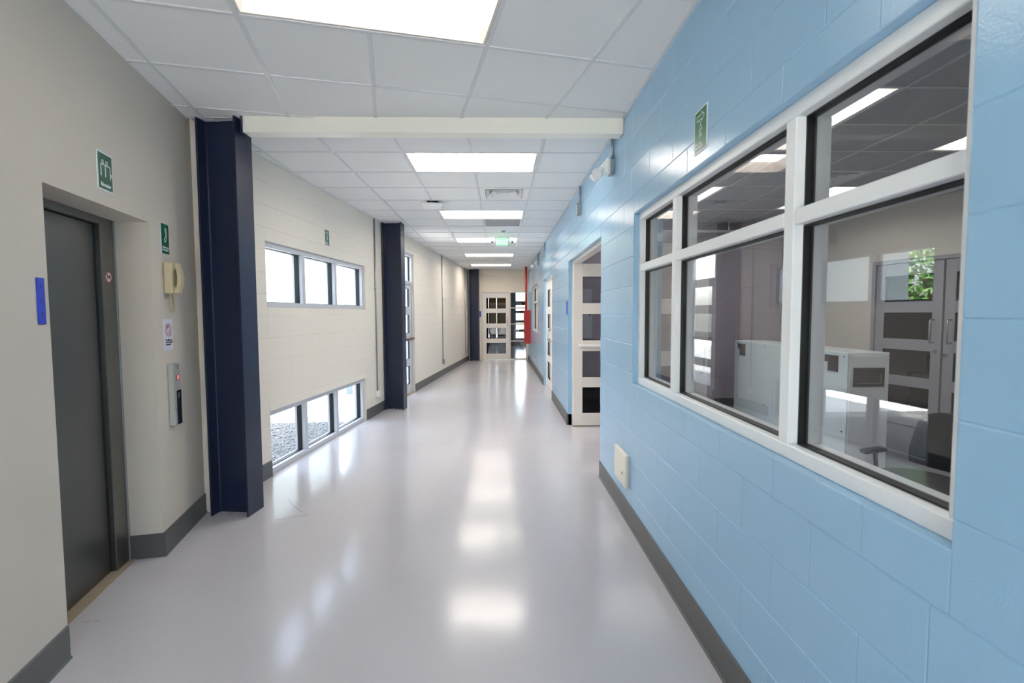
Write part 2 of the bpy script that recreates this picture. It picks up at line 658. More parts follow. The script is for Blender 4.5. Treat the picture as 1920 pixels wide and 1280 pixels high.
flab = MB().prism([(1.42, -2.2), (5.08 + 0.222 * 9.9, -2.2), (5.08, 7.7), (1.42, 7.7)], 0.0, 0.002).build('floor_lab', 'floorlab')
tag(flab, 'darker grey floor of the lab', 'floor', kind='structure')
fv = MB().box(-3.2, 3.4, 16.2, 23.2, -0.12, -0.002).build('floor_vestibule', 'floor')
tag(fv, 'floor of the vestibule seen through the end door', 'floor', kind='structure')
rf = MB().prism([(-2.74, -4.6), (8.6, -4.6), (8.6, 23.3), (-3.3, 23.3), (-3.3, 16.15), (lx(16.15) - 0.2, 16.15),
                (lx(3.6) - 0.2, 3.6), (-2.74, 3.6)], 3.32, 3.5).build('roof', 'roof')  # overhang past the rear wall is added to block sun there
tag(rf, 'flat roof slab above the suspended ceiling', 'roof', kind='structure')

# ------------------------------------------------------------------ left wall with its windows
L_UP = (0.135, 2.60, 1.59, 2.205)
L_LO = (0.13, 2.545, 0.0, 0.61)
L_DOOR = (4.10, 5.15, -0.01, 2.665)
H_L = [L_UP, L_LO, L_DOOR]
wl = wall('wall_left', FL, -0.72, 11.72, 0, 3.32, H_L, 'cream',
          'long cream painted concrete block wall with windows on the left', front=0.0028)
blocks(wl, FL, -0.72, 11.72, 0, CEIL + 0.02, H_L, 'cream', 0.12, dep=0.0028, ch=0.0040)

# elevator wall
ELO = (-0.94, 0.0, -0.01, 2.085)
we = wall('wall_left_near', FE, -5.4, 0.74, 0, 3.32, [ELO], 'plaster',
          'smooth cream plastered wall around the elevator', thick=0.30)
# short return between the elevator wall and the block wall
px, py, _ = FE.w(0.74, 0.0)
q = lx(3.80)
wr_ = MB().box(px - 0.32, q + 0.02, 3.775, 3.90, 0, 3.32).build('wall_return', 'cream')
tag(wr_, 'narrow cream wall return behind the first navy column', 'wall', kind='structure')
# shaft behind the elevator door and wall behind the camera
sh = MB()
sh.box(-1.3, 0.3, 0.345, 0.42, 0, 3.32)
sh.build('wall_shaft', 'slate', None, FE.w(0), FE.rz)
tag(bpy.data.objects['wall_shaft'], 'dark elevator shaft wall behind the steel door', 'wall', kind='structure')
FRE = Frame((0, -2.2), (-1, 0))
RE_H = (-0.62, 0.75, 0.0, 2.35)  # opening added to bring daylight onto the near blue wall
wb = wall('wall_rear', FRE, -7.6, 1.4, 0, 3.32, [RE_H], 'plaster', 'cream wall at the rear behind the viewpoint')

# ------------------------------------------------------------------ right wall
R_WIN = (-3.372, -0.955, 1.03, 2.20)
R_DOOR = (-6.575, -4.465, -0.01, 2.215)
R_DOOR2 = (-10.31, -8.63, -0.01, 2.215)
R_WIN2 = (-14.1, -11.88, 1.04, 2.265)
H_R = [R_WIN, R_DOOR, R_DOOR2, R_WIN2]
wr = wall('wall_right', FR, -16.1, 2.3, 0, 3.32, H_R, 'blue',
          'glossy light blue painted concrete block wall on the right', front=0.0026)
blocks(wr, FR, -16.1, 0.7, 0, CEIL + 0.02, H_R, 'blue', -4.25, dep=0.0026, ch=0.0038, parity=1)

# ------------------------------------------------------------------ end wall and vestibule
E_OPEN = (-0.60, 0.905, -0.01, 2.245)
wn = wall('wall_end', FEND, -1.3, 0.93, 0, 3.32, [E_OPEN], 'endpaint',
          'warm cream wall above the glazed door at the corridor end', front=0.002)
blocks(wn, FEND, -1.3, 0.925, 0, CEIL + 0.02, [E_OPEN], 'endpaint', 0.1, dep=0.002, ch=0.0035)

FV = Frame((0, 23.0), (1, 0))
V_H = [(-0.535, -0.505, 0.4, 2.5), (-0.165, -0.125, 0.4, 2.5), (0.55, 1.40, 0.02, 2.6)]
wv = wall('wall_vestibule', FV, -3.2, 3.4, 1.0, 3.32, V_H, 'olive', 'ochre far wall of the vestibule behind the end door')
wv2 = wall('wall_vestibule_low', FV, -3.2, 3.4, 0, 1.0, V_H, 'slate', 'dark lower band of the far vestibule wall', front=-0.01)
wvl = MB().box(-3.3, -3.1, 16.2, 23.1, 0, 3.32).build('wall_vestibule_left', 'olive')
tag(wvl, 'ochre left wall of the vestibule', 'wall', kind='structure')
wvr = MB().box(3.3, 3.5, 16.2, 23.1, 0, 3.32).build('wall_vestibule_right', 'slate')
tag(wvr, 'slate right wall of the vestibule', 'wall', kind='structure')
cv = MB().box(-3.2, 3.4, 16.3, 23.0, 2.96, 3.0).build('ceiling_vestibule', 'tile')
tag(cv, 'plain ceiling of the vestibule', 'ceiling', kind='structure')
# wall pieces left/right of the corridor end so that the vestibule closes
wc = MB()
wc.box(-3.2, -1.3, 16.1, 16.3, 0, 3.32)
wc.box(0.93, 3.4, 16.1, 16.3, 0, 3.32)
wc.build('wall_crossing', 'olive')
tag(bpy.data.objects['wall_crossing'], 'wall flanks beside the vestibule entrance', 'wall', kind='structure')

# ------------------------------------------------------------------ lab room shell
wlb = wall('wall_lab_back', FLAB, 1.125, 5.10, 0, 3.32, [], 'purple',
           'grey mauve block wall at the back of the lab', front=0.0035)
blocks(wlb, FLAB, 1.125, 5.08, 0, CEIL + 0.02, [], 'purple', 0.18, dep=0.0035, ch=0.0045)
LD_OPEN = (0.90, 2.75, -0.01, 2.22)
wlr = wall('wall_lab_right', FLR, -0.02, 10.4, 0, 3.32, [LD_OPEN], 'labcream',
           'plain pale wall on the far right side of the lab')
# mauve passage behind the lab double door
wps = MB().box(-0.6, 4.2, 1.6, 1.7, 0, 3.32).build('wall_passage', 'purple', None, FLR.w(0), FLR.rz)
tag(wps, 'mauve block wall seen through the lab door panes', 'wall', kind='structure')
pc = MB().box(-0.6, 4.2, 0.2, 1.7, 2.9, 3.0).build('ceiling_passage', 'tile', None, FLR.w(0), FLR.rz)
tag(pc, 'ceiling of the passage behind the lab door', 'ceiling', kind='structure')
pe = MB()
pe.box(-0.7, -0.6, 0.0, 1.7, 0, 3.0)
pe.box(4.2, 4.3, 0.0, 1.7, 0, 3.0)
pe.build('wall_passage_ends', 'purple', None, FLR.w(0), FLR.rz)
tag(bpy.data.objects['wall_passage_ends'], 'end walls of the passage behind the lab door', 'wall', kind='structure')
# second room on the right
w2 = MB()
w2.box(1.125, 5.0, 7.9, 8.05, 0, 3.32)
w2.box(1.125, 5.0, 15.95, 16.1, 0, 3.32)
w2.box(4.85, 5.0, 7.9, 16.1, 0, 3.32)
w2.build('wall_office', 'labcream')
tag(bpy.data.objects['wall_office'], 'pale walls of the office behind the far blue door', 'wall', kind='structure')
c2 = MB().box(1.125, 4.9, 8.0, 16.0, 2.96, 3.0).build('ceiling_office', 'tile')
tag(c2, 'plain ceiling of the office behind the far blue door', 'ceiling', kind='structure')


# ------------------------------------------------------------------ ceilings with single tiles
def clip(poly, a, b):
    """keep the part of poly on the left of a->b"""
    out = []
    n = len(poly)

    def side(p):
        return (b[0] - a[0]) * (p[1] - a[1]) - (b[1] - a[1]) * (p[0] - a[0])
    for i in range(n):
        p, q = poly[i], poly[(i + 1) % n]
        sp, sq = side(p), side(q)
        if sp >= 0:
            out.append(p)
        if sp * sq < 0:
            t = sp / (sp - sq)
            out.append((p[0] + t * (q[0] - p[0]), p[1] + t * (q[1] - p[1])))
    return out


def clip_poly(poly, region):
    for i in range(len(region)):
        poly = clip(poly, region[i], region[(i + 1) % len(region)])
        if len(poly) < 3:
            return []
    return poly


def area(p):
    return abs(sum(p[i][0] * p[(i + 1) % len(p)][1] - p[(i + 1) % len(p)][0] * p[i][1] for i in range(len(p)))) / 2


TS = 0.6096


def ceiling(name, label, region, origin, ang, skip, material='tile', lights_mat=None):
    """tiles and bars; u along angle ang, v perpendicular; origin is a grid crossing"""
    cu = Vector((math.cos(ang), math.sin(ang)))
    cv_ = Vector((-math.sin(ang), math.cos(ang)))
    o0 = Vector(origin)
    loc = []
    for p in region:
        d = Vector(p) - o0
        loc.append((d.dot(cu), d.dot(cv_)))
    umin, umax = min(p[0] for p in loc), max(p[0] for p in loc)
    vmin, vmax = min(p[1] for p in loc), max(p[1] for p in loc)
    root = MB().prism(loc, 3.20, 3.24).build(name, 'roof', None, (o0.x, o0.y, 0), ang)
    tag(root, label, 'ceiling', kind='structure')
    i0, i1 = math.floor(umin / TS), math.ceil(umax / TS)
    j0, j1 = math.floor(vmin / TS), math.ceil(vmax / TS)
    full = None
    e = 0.004
    for i in range(i0, i1):
        for j in range(j0, j1):
            if (i, j) in skip:
                continue
            a, b, c, d = i * TS + e, (i + 1) * TS - e, j * TS + e, (j + 1) * TS - e
            sq = [(a, c), (b, c), (b, d), (a, d)]
            cl = clip_poly(sq, loc)
            if len(cl) < 3 or area(cl) < 0.002:
                continue
            if abs(area(cl) - area(sq)) < 1e-5:
                if full is None:
                    s = TS - 2 * e
                    full = MB().cbox(0, s, 0, s, 0.0, 0.016, 0.002).mesh('ceiling_tile')
                    full.materials.append(M[material])
                ob = bpy.data.objects.new('ceiling_tile', full)
                COL.objects.link(ob)
                ob.parent = root
                ob.location = (a, c, CEIL)
            else:
                MB().prism(cl, CEIL, CEIL + 0.016).build('ceiling_tile', material, root)
    bw = 0.011

    def hidden(i, j, axis):
        # a bar between two skipped cells of the same fixture is left out
        if axis == 'v':
            return (i - 1, j) in skip and (i, j) in skip and skip[(i - 1, j)] == skip[(i, j)]
        return (i, j - 1) in skip and (i, j) in skip and skip[(i, j - 1)] == skip[(i, j)]
    for i in range(i0, i1 + 1):
        run = None
        for j in range(j0, j1 + 1):
            ok = j < j1 and not hidden(i, j, 'v')
            if ok and run is None:
                run = j
            if (not ok) and run is not None:
                cl = clip_poly([(i * TS - bw, run * TS), (i * TS + bw, run * TS), (i * TS + bw, j * TS), (i * TS - bw, j * TS)], loc)
                if len(cl) >= 3 and area(cl) > 1e-5:
                    MB().prism(cl, CEIL - 0.007, CEIL + 0.004).build('main_runner', 'tbar', root)
                run = None
    for j in range(j0, j1 + 1):
        run = None
        for i in range(i0, i1 + 1):
            ok = i < i1 and not hidden(i, j, 'u')
            if ok and run is None:
                run = i
            if (not ok) and run is not None:
                cl = clip_poly([(run * TS, j * TS - bw), (i * TS, j * TS - bw), (i * TS, j * TS + bw), (run * TS, j * TS + bw)], loc)
                if len(cl) >= 3 and area(cl) > 1e-5:
                    MB().prism(cl, CEIL - 0.0066, CEIL + 0.004).build('cross_tee', 'tbar', root)
                run = None
    # wall angle around the edge
    n = len(loc)
    for k in range(n):
        a, b = Vector(loc[k]), Vector(loc[(k + 1) % n])
        d = (b - a).normalized()
        nn = Vector((-d.y, d.x)) * 0.018
        MB().prism([a, b, b + nn, a + nn], CEIL - 0.004, CEIL + 0.003).build('wall_angle', 'tbar', root)

    def wpt(u, v):
        p = o0 + cu * u + cv_ * v
        return (p.x, p.y)
    return root, wpt


def troffer(x, y, rz, ul, vl, label, group, glow='glow', depth=0.095):
    """recessed basin light: origin at its lower left grid crossing"""
    t = empty('ceiling_light', (x, y, CEIL), rz, label, 'ceiling light', group)
    a, b, c, d = 0.012, ul - 0.012, 0.012, vl - 0.012
    r = 0.014
    rim = MB()
    rim.box(a, b, c, c + r, -0.002, 0.006)
    rim.box(a, b, d - r, d, -0.002, 0.006)
    rim.box(a, a + r, c + r, d - r, -0.002, 0.006)
    rim.box(b - r, b, c + r, d - r, -0.002, 0.006)
    rim.build('rim', 'trofferwhite', t)
    bs = MB()
    a2, b2, c2_, d2 = a + r, b - r, c + r, d - r
    s = 0.03
    lo = [(a2, c2_, 0), (b2, c2_, 0), (b2, d2, 0), (a2, d2, 0)]
    hi = [(a2 + s, c2_ + s, depth), (b2 - s, c2_ + s, depth), (b2 - s, d2 - s, depth), (a2 + s, d2 - s, depth)]
    bs.add(lo + hi, [(0, 4, 5, 1), (1, 5, 6, 2), (2, 6, 7, 3), (3, 7, 4, 0)])
    # outer skin so that the basin has thickness
    lo2 = [(p[0], p[1], 0.006) for p in [(a, c), (b, c), (b, d), (a, d)]]
    hi2 = [(p[0], p[1], depth + 0.02) for p in [(a, c), (b, c), (b, d), (a, d)]]
    bs.add(lo2 + hi2, [(0, 1, 5, 4), (1, 2, 6, 5), (2, 3, 7, 6), (3, 0, 4, 7), (4, 5, 6, 7)])
    bs.build('basin', 'trofferwhite', t)
    MB().box(a2 + s, b2 - s, c2_ + s, d2 - s, depth, depth + 0.01).build('diffuser', glow, t)
    return t


def cells(i0, i1, j0, j1, idn, d):
    for i in range(i0, i1):
        for j in range(j0, j1):
            d[(i, j)] = idn


# near ceiling (turned with the elevator wall)
AN = math.atan2(0.222, 1.0)
EU = Vector((1, 0.222)).normalized()
EV = Vector((-0.222, 1)).normalized()
O_N = EU * (-0.08) + EV * 3.27
sk = {}
cells(-1, 1, -2, -1, 'a', sk)
cells(-1, 1, -6, -5, 'b', sk)  # second fixture added out of view to light the near area
reg_near = [(0.925, -2.2), (0.925, 3.70), (exx(3.70) - 0.02, 3.70), (exx(-2.2), -2.2)]
cn, wn_ = ceiling('ceiling', 'white suspended tile ceiling with turned grid before the beam', reg_near, O_N, AN, sk)
for (i, j, lab) in ((-1, -2, 'large bright recessed ceiling light nearest the viewer before the beam'),
                    (-1, -6, 'added recessed ceiling light, unseen overhead behind the viewpoint')):
    p = wn_(i * TS, j * TS)
    troffer(p[0], p[1], AN, 2 * TS, TS, lab, 'recessed corridor lights', 'glownear')

# corridor ceiling
O_C = (-0.245, 4.44)
sk = {}
for n_, j in enumerate((0, 4, 8, 12, 16)):
    cells(-1, 1, j, j + 1, 't%d' % n_, sk)
cells(0, 1, 2, 3, 'v1', sk)
cells(0, 1, 5, 6, 'v2', sk)
cells(0, 1, 14, 15, 'v3', sk)
reg_c = [(0.925, 3.72), (0.925, 16.1), (lx(16.1), 16.1), (lx(3.72), 3.72)]
cc, wc_ = ceiling('ceiling_corridor', 'white suspended tile ceiling along the corridor past the beam', reg_c, O_C, 0.0, sk)
TL = ['bright recessed ceiling light just past the cream beam',
      'second recessed ceiling light past the beam, before the metal return grille',
      'recessed ceiling light right behind the green exit sign',
      'recessed ceiling light between the exit sign and the farthest vent',
      'last recessed ceiling light closest to the end wall']
for j, lab in zip((0, 4, 8, 12, 16), TL):
    p = wc_(-TS, j * TS)
    troffer(p[0], p[1], 0, 2 * TS, TS, lab, 'recessed corridor lights')

# lab ceiling
O_L = (2.6, 3.137)
sk = {}
lab_l = [(-1, 0), (2, 0), (-1, 4), (2, 4), (-1, -4), (2, -4)]  # last two are added out of view for extra light
for n_, (i, j) in enumerate(lab_l):
    cells(i, i + 1, j, j + 2, 'l%d' % n_, sk)
sk[(1, 3)] = 'dv'
reg_l = [(1.125, -2.2), (5.08 + 0.222 * 9.9, -2.2), (5.08, 7.7), (1.125, 7.7)]
clb, wl_ = ceiling('ceiling_lab', 'tile ceiling of the lab behind the blue wall, dimness put into its grey', reg_l, O_L, 0.0, sk, 'tilelab')
LLAB = ['lab ceiling light nearest the large window, long side towards the viewer',
        'lab ceiling light near the pale right lab wall in the nearer row',
        'lab ceiling light near the mauve back wall, left of the white cabinet',
        'lab ceiling light above the far end of the white cabinet',
        'added out of view lab ceiling light close to the blue wall',
        'added out of view lab ceiling light deep in the lab']
for (i, j), lab in zip(lab_l, LLAB):
    p = wl_(i * TS, j * TS)
    troffer(p[0], p[1], 0, TS, 2 * TS, lab, 'lab ceiling lights', 'glowlab')
for n_, y in enumerate((9.2, 13.0)):
    troffer(2.4, y, 0, 2 * TS, TS, ['office ceiling light near the blue door', 'office ceiling light near the far small window'][n_],
            'office ceiling lights', 'glowlab')


# ------------------------------------------------------------------ vents
def diffuser(x, y, s, label):
    t = empty('air_diffuser', (x, y, CEIL), 0, label, 'air vent', 'square ceiling air diffusers')
    a = s / 2 - 0.012
    fr = MB()
    for (p, q) in ((a, a - 0.07),):
        fr.add([(-p, -p, 0), (p, -p, 0), (p, p, 0), (-p, p, 0), (-q, -q, 0.004), (q, -q, 0.004), (q, q, 0.004), (-q, q, 0.004)],
               [(0, 4, 5, 1), (1, 5, 6, 2), (2, 6, 7, 3), (3, 7, 4, 0)])
    fr.build('frame', 'white', t)
    for r in (0.215, 0.150, 0.085):
        b = MB()
        p, q = r, r - 0.045
        z0, z1 = -0.004, 0.05
        lo = [(-p, -p, z0), (p, -p, z0), (p, p, z0), (-p, p, z0)]
        hi = [(-q, -q, z1), (q, -q, z1), (q, q, z1), (-q, q, z1)]
        lo2 = [(v[0] * .99, v[1] * .99, z0 - 0.004) for v in lo]
        b.add(lo + hi, [(0, 1, 5, 4), (1, 2, 6, 5), (2, 3, 7, 6), (3, 0, 4, 7)])
        b.add(lo2 + [(v[0] * .98, v[1] * .98, z1) for v in hi], [(0, 4, 5, 1), (1, 5, 6, 2), (2, 6, 7, 3), (3, 7, 4, 0)])
        b.add(lo + lo2, [(0, 4, 5, 1), (1, 5, 6, 2), (2, 6, 7, 3), (3, 7, 4, 0)])
        b.build('blade', 'white', t)
    MB().box(-a, a, -a, a, 0.11, 0.12).build('neck', 'dark', t)
    return t


p = wc_(0.5 * TS, 2.5 * TS)
diffuser(p[0], p[1], TS, 'square air diffuser between the first two corridor lights past the beam')
p = wc_(0.5 * TS, 14.5 * TS)
diffuser(p[0], p[1], TS, 'square air diffuser far down the corridor between the last two lights')
p = wl_(1.5 * TS, 3.5 * TS)
diffuser(p[0], p[1], TS, 'square air diffuser in the lab ceiling')
p = wc_(0.5 * TS, 5.5 * TS)
t = empty('return_grille', (p[0], p[1], CEIL), 0, 'metal return air grille just past the second corridor light', 'air vent')
b = MB()
for s_ in (-1, 1):
    b.box(-0.292, 0.292, s_ * 0.28 - 0.012, s_ * 0.28 + 0.012, -0.003, 0.008)
    b.box(s_ * 0.28 - 0.012, s_ * 0.28 + 0.012, -0.268, 0.268, -0.003, 0.008)
b.build('frame', 'alugrey', t)
for k in range(13):
    y = -0.25 + k * 0.0415
    MB().add([(-0.268, y, 0.024), (0.268, y, 0.024), (0.268, y + 0.036, 0.0), (-0.268, y + 0.036, 0.0),
              (-0.268, y, 0.027), (0.268, y, 0.027), (0.268, y + 0.036, 0.003), (-0.268, y + 0.036, 0.003)],
             [(0, 3, 2, 1), (4, 5, 6, 7), (0, 1, 5, 4), (1, 2, 6, 5), (2, 3, 7, 6), (3, 0, 4, 7)]).build('louvre_slat', 'galv', t)
MB().box(-0.27, 0.27, -0.27, 0.27, 0.09, 0.1).build('duct_back', 'dark', t)


# ------------------------------------------------------------------ windows
def window(name, fr, x0, x1, z0, z1, muls, trans, label, rec=0.035, dep=0.12, fmat='alu', gmat='glassgrey',
           fw_=0.045, gl=0.05, gd=0.03, mw=0.056, tw=0.05, bot=None, kind='structure', cat='window'):
    """muls / trans are centre lines of inner bars"""
    bot = fw_ if bot is None else bot
    r = empty(name, fr.w((x0 + x1) / 2, 0, z0), fr.rz, label, cat, None, kind)
    cx = (x0 + x1) / 2
    X0, X1, Z1 = x0 - cx, x1 - cx, z1 - z0
    y0, y1 = rec, rec + dep
    MB().cbox(X0, X1, y0, y1, Z1 - fw_, Z1, 0.003).build('head_rail', fmat, r)
    MB().cbox(X0, X1, y0, y1, 0, bot, 0.003).build('sill_rail', fmat, r)
    MB().cbox(X0, X0 + fw_, y0, y1, bot, Z1 - fw_, 0.003).build('jamb_rail', fmat, r)
    MB().cbox(X1 - fw_, X1, y0, y1, bot, Z1 - fw_, 0.003).build('jamb_rail', fmat, r)
    xs = [X0 + fw_]
    for mx in muls:
        MB().cbox(mx - cx - mw / 2, mx - cx + mw / 2, y0 + 0.001, y1 - 0.001, bot, Z1 - fw_, 0.003).build('mullion', fmat, r)
        xs += [mx - cx - mw / 2, mx - cx + mw / 2]
    xs.append(X1 - fw_)
    zs = [bot]
    for tz in trans:
        zs += [tz - z0 - tw / 2, tz - z0 + tw / 2]
    zs.append(Z1 - fw_)
    for a in range(0, len(xs), 2):
        for tz in trans:
            MB().cbox(xs[a], xs[a + 1], y0 + 0.0005, y1 - 0.0005, tz - z0 - tw / 2, tz - z0 + tw / 2, 0.003).build('transom', fmat, r)
        for c in range(0, len(zs), 2):
            pane(r, xs[a], xs[a + 1], zs[c], zs[c + 1], y0 + gl, gmat, gd)
    return r


def pane(r, a, b, c, d, y, gmat, gd=0.03, gw=0.006, gasket='gasket'):
    p = MB().box(a + 0.003, b - 0.003, y - 0.003, y + 0.003, c + 0.003, d - 0.003).build('pane', gmat, r)
    g = MB()
    ya, yb = y - gd / 2, y + gd / 2
    g.box(a, b, ya, yb, c, c + gw)
    g.box(a, b, ya, yb, d - gw, d)
    g.box(a, a + gw, ya, yb, c + gw, d - gw)
    g.box(b - gw, b, ya, yb, c + gw, d - gw)
    g.build('gasket', gasket, p)
    return p


window('window_1', FL, L_UP[0], L_UP[1], L_UP[2], L_UP[3], [0.90, 1.70], [], 'high three pane strip window in the left cream wall',
       rec=0.03, fmat='alugrey', gmat='glass', fw_=0.05, gd=0.05, gl=0.065, mw=0.06)
window('window_2', FL, L_LO[0], L_LO[1], L_LO[2], L_LO[3], [0.87, 1.66], [], 'low three pane floor level window in the left cream wall',
       rec=0.03, fmat='alugrey', gmat='glass', fw_=0.05, gd=0.05, gl=0.065, mw=0.06)
window('window_3', FR, -3.372, -0.955, 1.03, 2.20, [-2.69, -1.617], [1.83], 'large six pane lab window in the blue wall',
       rec=0.035, fmat='alu', gmat='glassgrey', fw_=0.048, gd=0.032, gl=0.05)
window('window_9', FRE, RE_H[0], RE_H[1], RE_H[2], RE_H[3], [0.065], [2.05], 'added unseen glazing behind the viewpoint that lets daylight in',
       rec=0.05, fmat='alugrey', gmat='glass', fw_=0.05)  # unseen glazing added as a daylight source
window('window_4', FR, -14.1, -11.88, 1.04, 2.265, [-12.99], [1.83], 'small four pane window far along the blue wall',
       rec=0.05, fmat='doorcream', gmat='glassgrey', fw_=0.05)


# ------------------------------------------------------------------ door leaves
PANES = [(0.18, 0.53), (0.665, 1.015), (1.16, 1.51), (1.655, 2.005)]


def leaf(parent, x0, x1, y0, y1, fmat, gmat, zt=2.17, stile=0.118, panes=PANES, name='door_leaf'):
    """one glazed leaf: stiles, rails, panes as sub-parts of a leaf"""
    b = MB()
    a = MB()
    a.cbox(x0, x0 + stile, y0, y1, 0.012, zt, 0.002)
    lf = a.build(name, fmat, parent)
    MB().cbox(x1 - stile, x1, y0, y1, 0.012, zt, 0.002).build('stile', fmat, lf)
    zs = [0.012] + [v for p in panes for v in p] + [zt]
    for k in range(0, len(zs), 2):
        MB().cbox(x0 + stile, x1 - stile, y0 + 0.0005, y1 - 0.0005, zs[k], zs[k + 1], 0.002).build('rail', fmat, lf)
    ym = (y0 + y1) / 2
    for (c, d) in panes:
        p = MB().box(x0 + stile, x1 - stile, ym - 0.003, ym + 0.003, c, d).build('pane', gmat, lf)
        g = MB()
        for (ya, yb) in ((y0 + 0.006, ym - 0.003), (ym + 0.003, y1 - 0.006)):
            g.box(x0 + stile, x1 - stile, ya, yb, c, c + 0.005)
            g.box(x0 + stile, x1 - stile, ya, yb, d - 0.005, d)
            g.box(x0 + stile, x0 + stile + 0.005, ya, yb, c, d)
            g.box(x1 - stile - 0.005, x1 - stile, ya, yb, c, d)
        g.build('gasket', 'gasket', lf)
    return lf


def pull(parent, x, y, z0, z1, side=-1, material='chrome', r=0.011, back=0.06):
    """vertical D handle standing off a face at y"""
    pts = [(x, y, z1), (x, y + side * back * 0.8, z1), (x, y + side * back, z1 - 0.02), (x, y + side * back, z0 + 0.02),
           (x, y + side * back * 0.8, z0), (x, y, z0)]
    return MB().tube(pts, r, 8).build('handle', material, parent, smooth=True)


# left glazed exterior door with a light above
d1 = empty('door_1', FL.w(4.625, 0, 0), FL.rz, 'grey glazed exterior door with upper light behind the second navy column', 'door', None, 'structure')
a0, a1 = -0.525, 0.525
MB().cbox(a0, a0 + 0.05, 0.03, 0.15, 0, 2.665).build('frame_jamb', 'alugrey', d1)
MB().cbox(a1 - 0.05, a1, 0.03, 0.15, 0, 2.665).build('frame_jamb', 'alugrey', d1)
MB().cbox(a0 + 0.05, a1 - 0.05, 0.03, 0.15, 2.615, 2.665).build('frame_head', 'alugrey', d1)
MB().cbox(a0 + 0.05, a1 - 0.05, 0.03, 0.15, 2.085, 2.145).build('transom', 'alugrey', d1)
pane(d1, a0 + 0.05, a1 - 0.05, 2.145, 2.615, 0.09, 'glass')
lf = leaf(d1, a0 + 0.055, a1 - 0.055, 0.05, 0.095, 'alugrey', 'glass', zt=2.08)
pb = MB()
pb.cbox(a0 + 0.12, a1 - 0.08, -0.02, 0.02, 1.03, 1.075, 0.006)
pb.box(a0 + 0.13, a0 + 0.17, 0.02, 0.05, 1.03, 1.075)
pb.box(a1 - 0.13, a1 - 0.09, 0.02, 0.05, 1.03, 1.075)
pb.build('push_bar', 'brownbar', d1)
MB().box(a0 + 0.05, a1 - 0.05, 0.0, 0.16, 0.0, 0.014).build('threshold', 'sill', d1)

# lab double door opening in the blue wall: frame plus two leaves opened into the lab
tr = empty('trim_1', FR.w(-5.52, 0, 0), FR.rz, 'cream frame of the wide opening in the blue wall', 'door frame', None, 'structure')
h = 1.055
MB().cbox(-h, -h + 0.035, 0.05, 0.15, 0, 2.215).build('frame_jamb', 'doorcream', tr)
MB().cbox(h - 0.035, h, 0.05, 0.15, 0, 2.215).build('frame_jamb', 'doorcream', tr)
MB().cbox(-h + 0.035, h - 0.035, 0.05, 0.15, 2.18, 2.215).build('frame_head', 'doorcream', tr)
MB().box(-h + 0.036, -h + 0.13, 0.05, 0.20, 0, 0.002).build('worn_patch', 'sill', tr)

d2 = empty('door_2', (0.985, 6.50, 0), 0, 'open cream door leaf with four panes at the wide blue wall opening', 'door', None, 'structure')
lf = leaf(d2, 0.0, 0.99, -0.022, 0.022, 'doorcream', 'glassdoor', zt=2.175)
pb = MB()
pb.cbox(0.06, 0.92, -0.075, -0.045, 1.075, 1.105, 0.006)
pb.box(0.08, 0.11, -0.045, -0.022, 1.078, 1.10)
pb.box(0.86, 0.89, -0.045, -0.022, 1.078, 1.10)
pb.build('push_bar', 'white', lf)
MB().cyl((0.20, 0, 0.0), (0.20, 0, 0.03), 0.008).build('floor_bolt', 'chrome', lf)
d3 = empty('door_3', (0.985, 4.60, 0), 0, 'open cream door leaf behind the narrow window panes', 'door', None, 'structure')
lf = leaf(d3, 0.0, 0.99, -0.022, 0.022, 'doorcream', 'glassdoor', zt=2.175)
pull(lf, 0.93, -0.022, 0.95, 1.25)

# second door along the blue wall
d4 = empty('door_4', FR.w(-9.47, 0, 0), FR.rz, 'narrow looking cream glazed double door further along the blue wall', 'door', None, 'structure')
h = 0.84
MB().cbox(-h, -h + 0.045, 0.05, 0.16, 0, 2.215).build('frame_jamb', 'doorcream', d4)
MB().cbox(h - 0.045, h, 0.05, 0.16, 0, 2.215).build('frame_jamb', 'doorcream', d4)
MB().cbox(-h + 0.045, h - 0.045, 0.05, 0.16, 2.17, 2.215).build('frame_head', 'doorcream', d4)
for s_, (a, b_) in enumerate(((-h + 0.05, -0.004), (0.004, h - 0.05))):
    lf = leaf(d4, a, b_, 0.07, 0.115, 'doorcream', 'glassdoor', zt=2.165)
    pull(lf, -0.06 if s_ == 0 else 0.06, 0.07, 0.98, 1.22)

# end door with side light
d5 = empty('door_5', FEND.w(0.15, 0, 0), 0, 'cream four pane door closing the corridor end', 'door', None, 'structure')
# opening runs -0.60 .. 0.905 ; local offset -0.15
MB().cbox(-0.75, -0.715, 0.0, 0.14, 0, 2.245).build('frame_jamb', 'doorcream', d5)
MB().cbox(0.175, 0.21, 0.0, 0.14, 0, 2.21).build('frame_jamb', 'doorcream', d5)
MB().cbox(0.72, 0.755, 0.0, 0.14, 0, 2.21).build('frame_jamb', 'doorcream', d5)
MB().cbox(-0.715, 0.755, 0.0, 0.14, 2.21, 2.245).build('frame_head', 'doorcream', d5)
MB().box(-0.715, 0.755, 0.0, 0.14, 0, 0.012).build('threshold', 'chrome', d5)
lf = leaf(d5, -0.71, 0.17, 0.03, 0.075, 'doorcream', 'glassdoor', zt=2.205,
          panes=[(0.205, 0.555), (0.70, 1.05), (1.20, 1.545), (1.69, 2.04)])
pull(lf, 0.10, 0.03, 1.10, 1.38, back=0.08)
MB().cyl((0.12, 0.02, 1.02), (0.12, 0.04, 1.02), 0.018).build('lock', 'chrome', lf)
w5 = empty('window_5', FEND.w(0.615, 0, 0), 0, 'bright four pane side light beside the end door', 'window', None, 'structure')
zs = [0.04, 0.60, 0.635, 1.165, 1.195, 1.695, 1.725, 2.21]
MB().cbox(-0.255, 0.255, 0.01, 0.13, 0.0, 0.04).build('sill_rail', 'doorcream', w5)
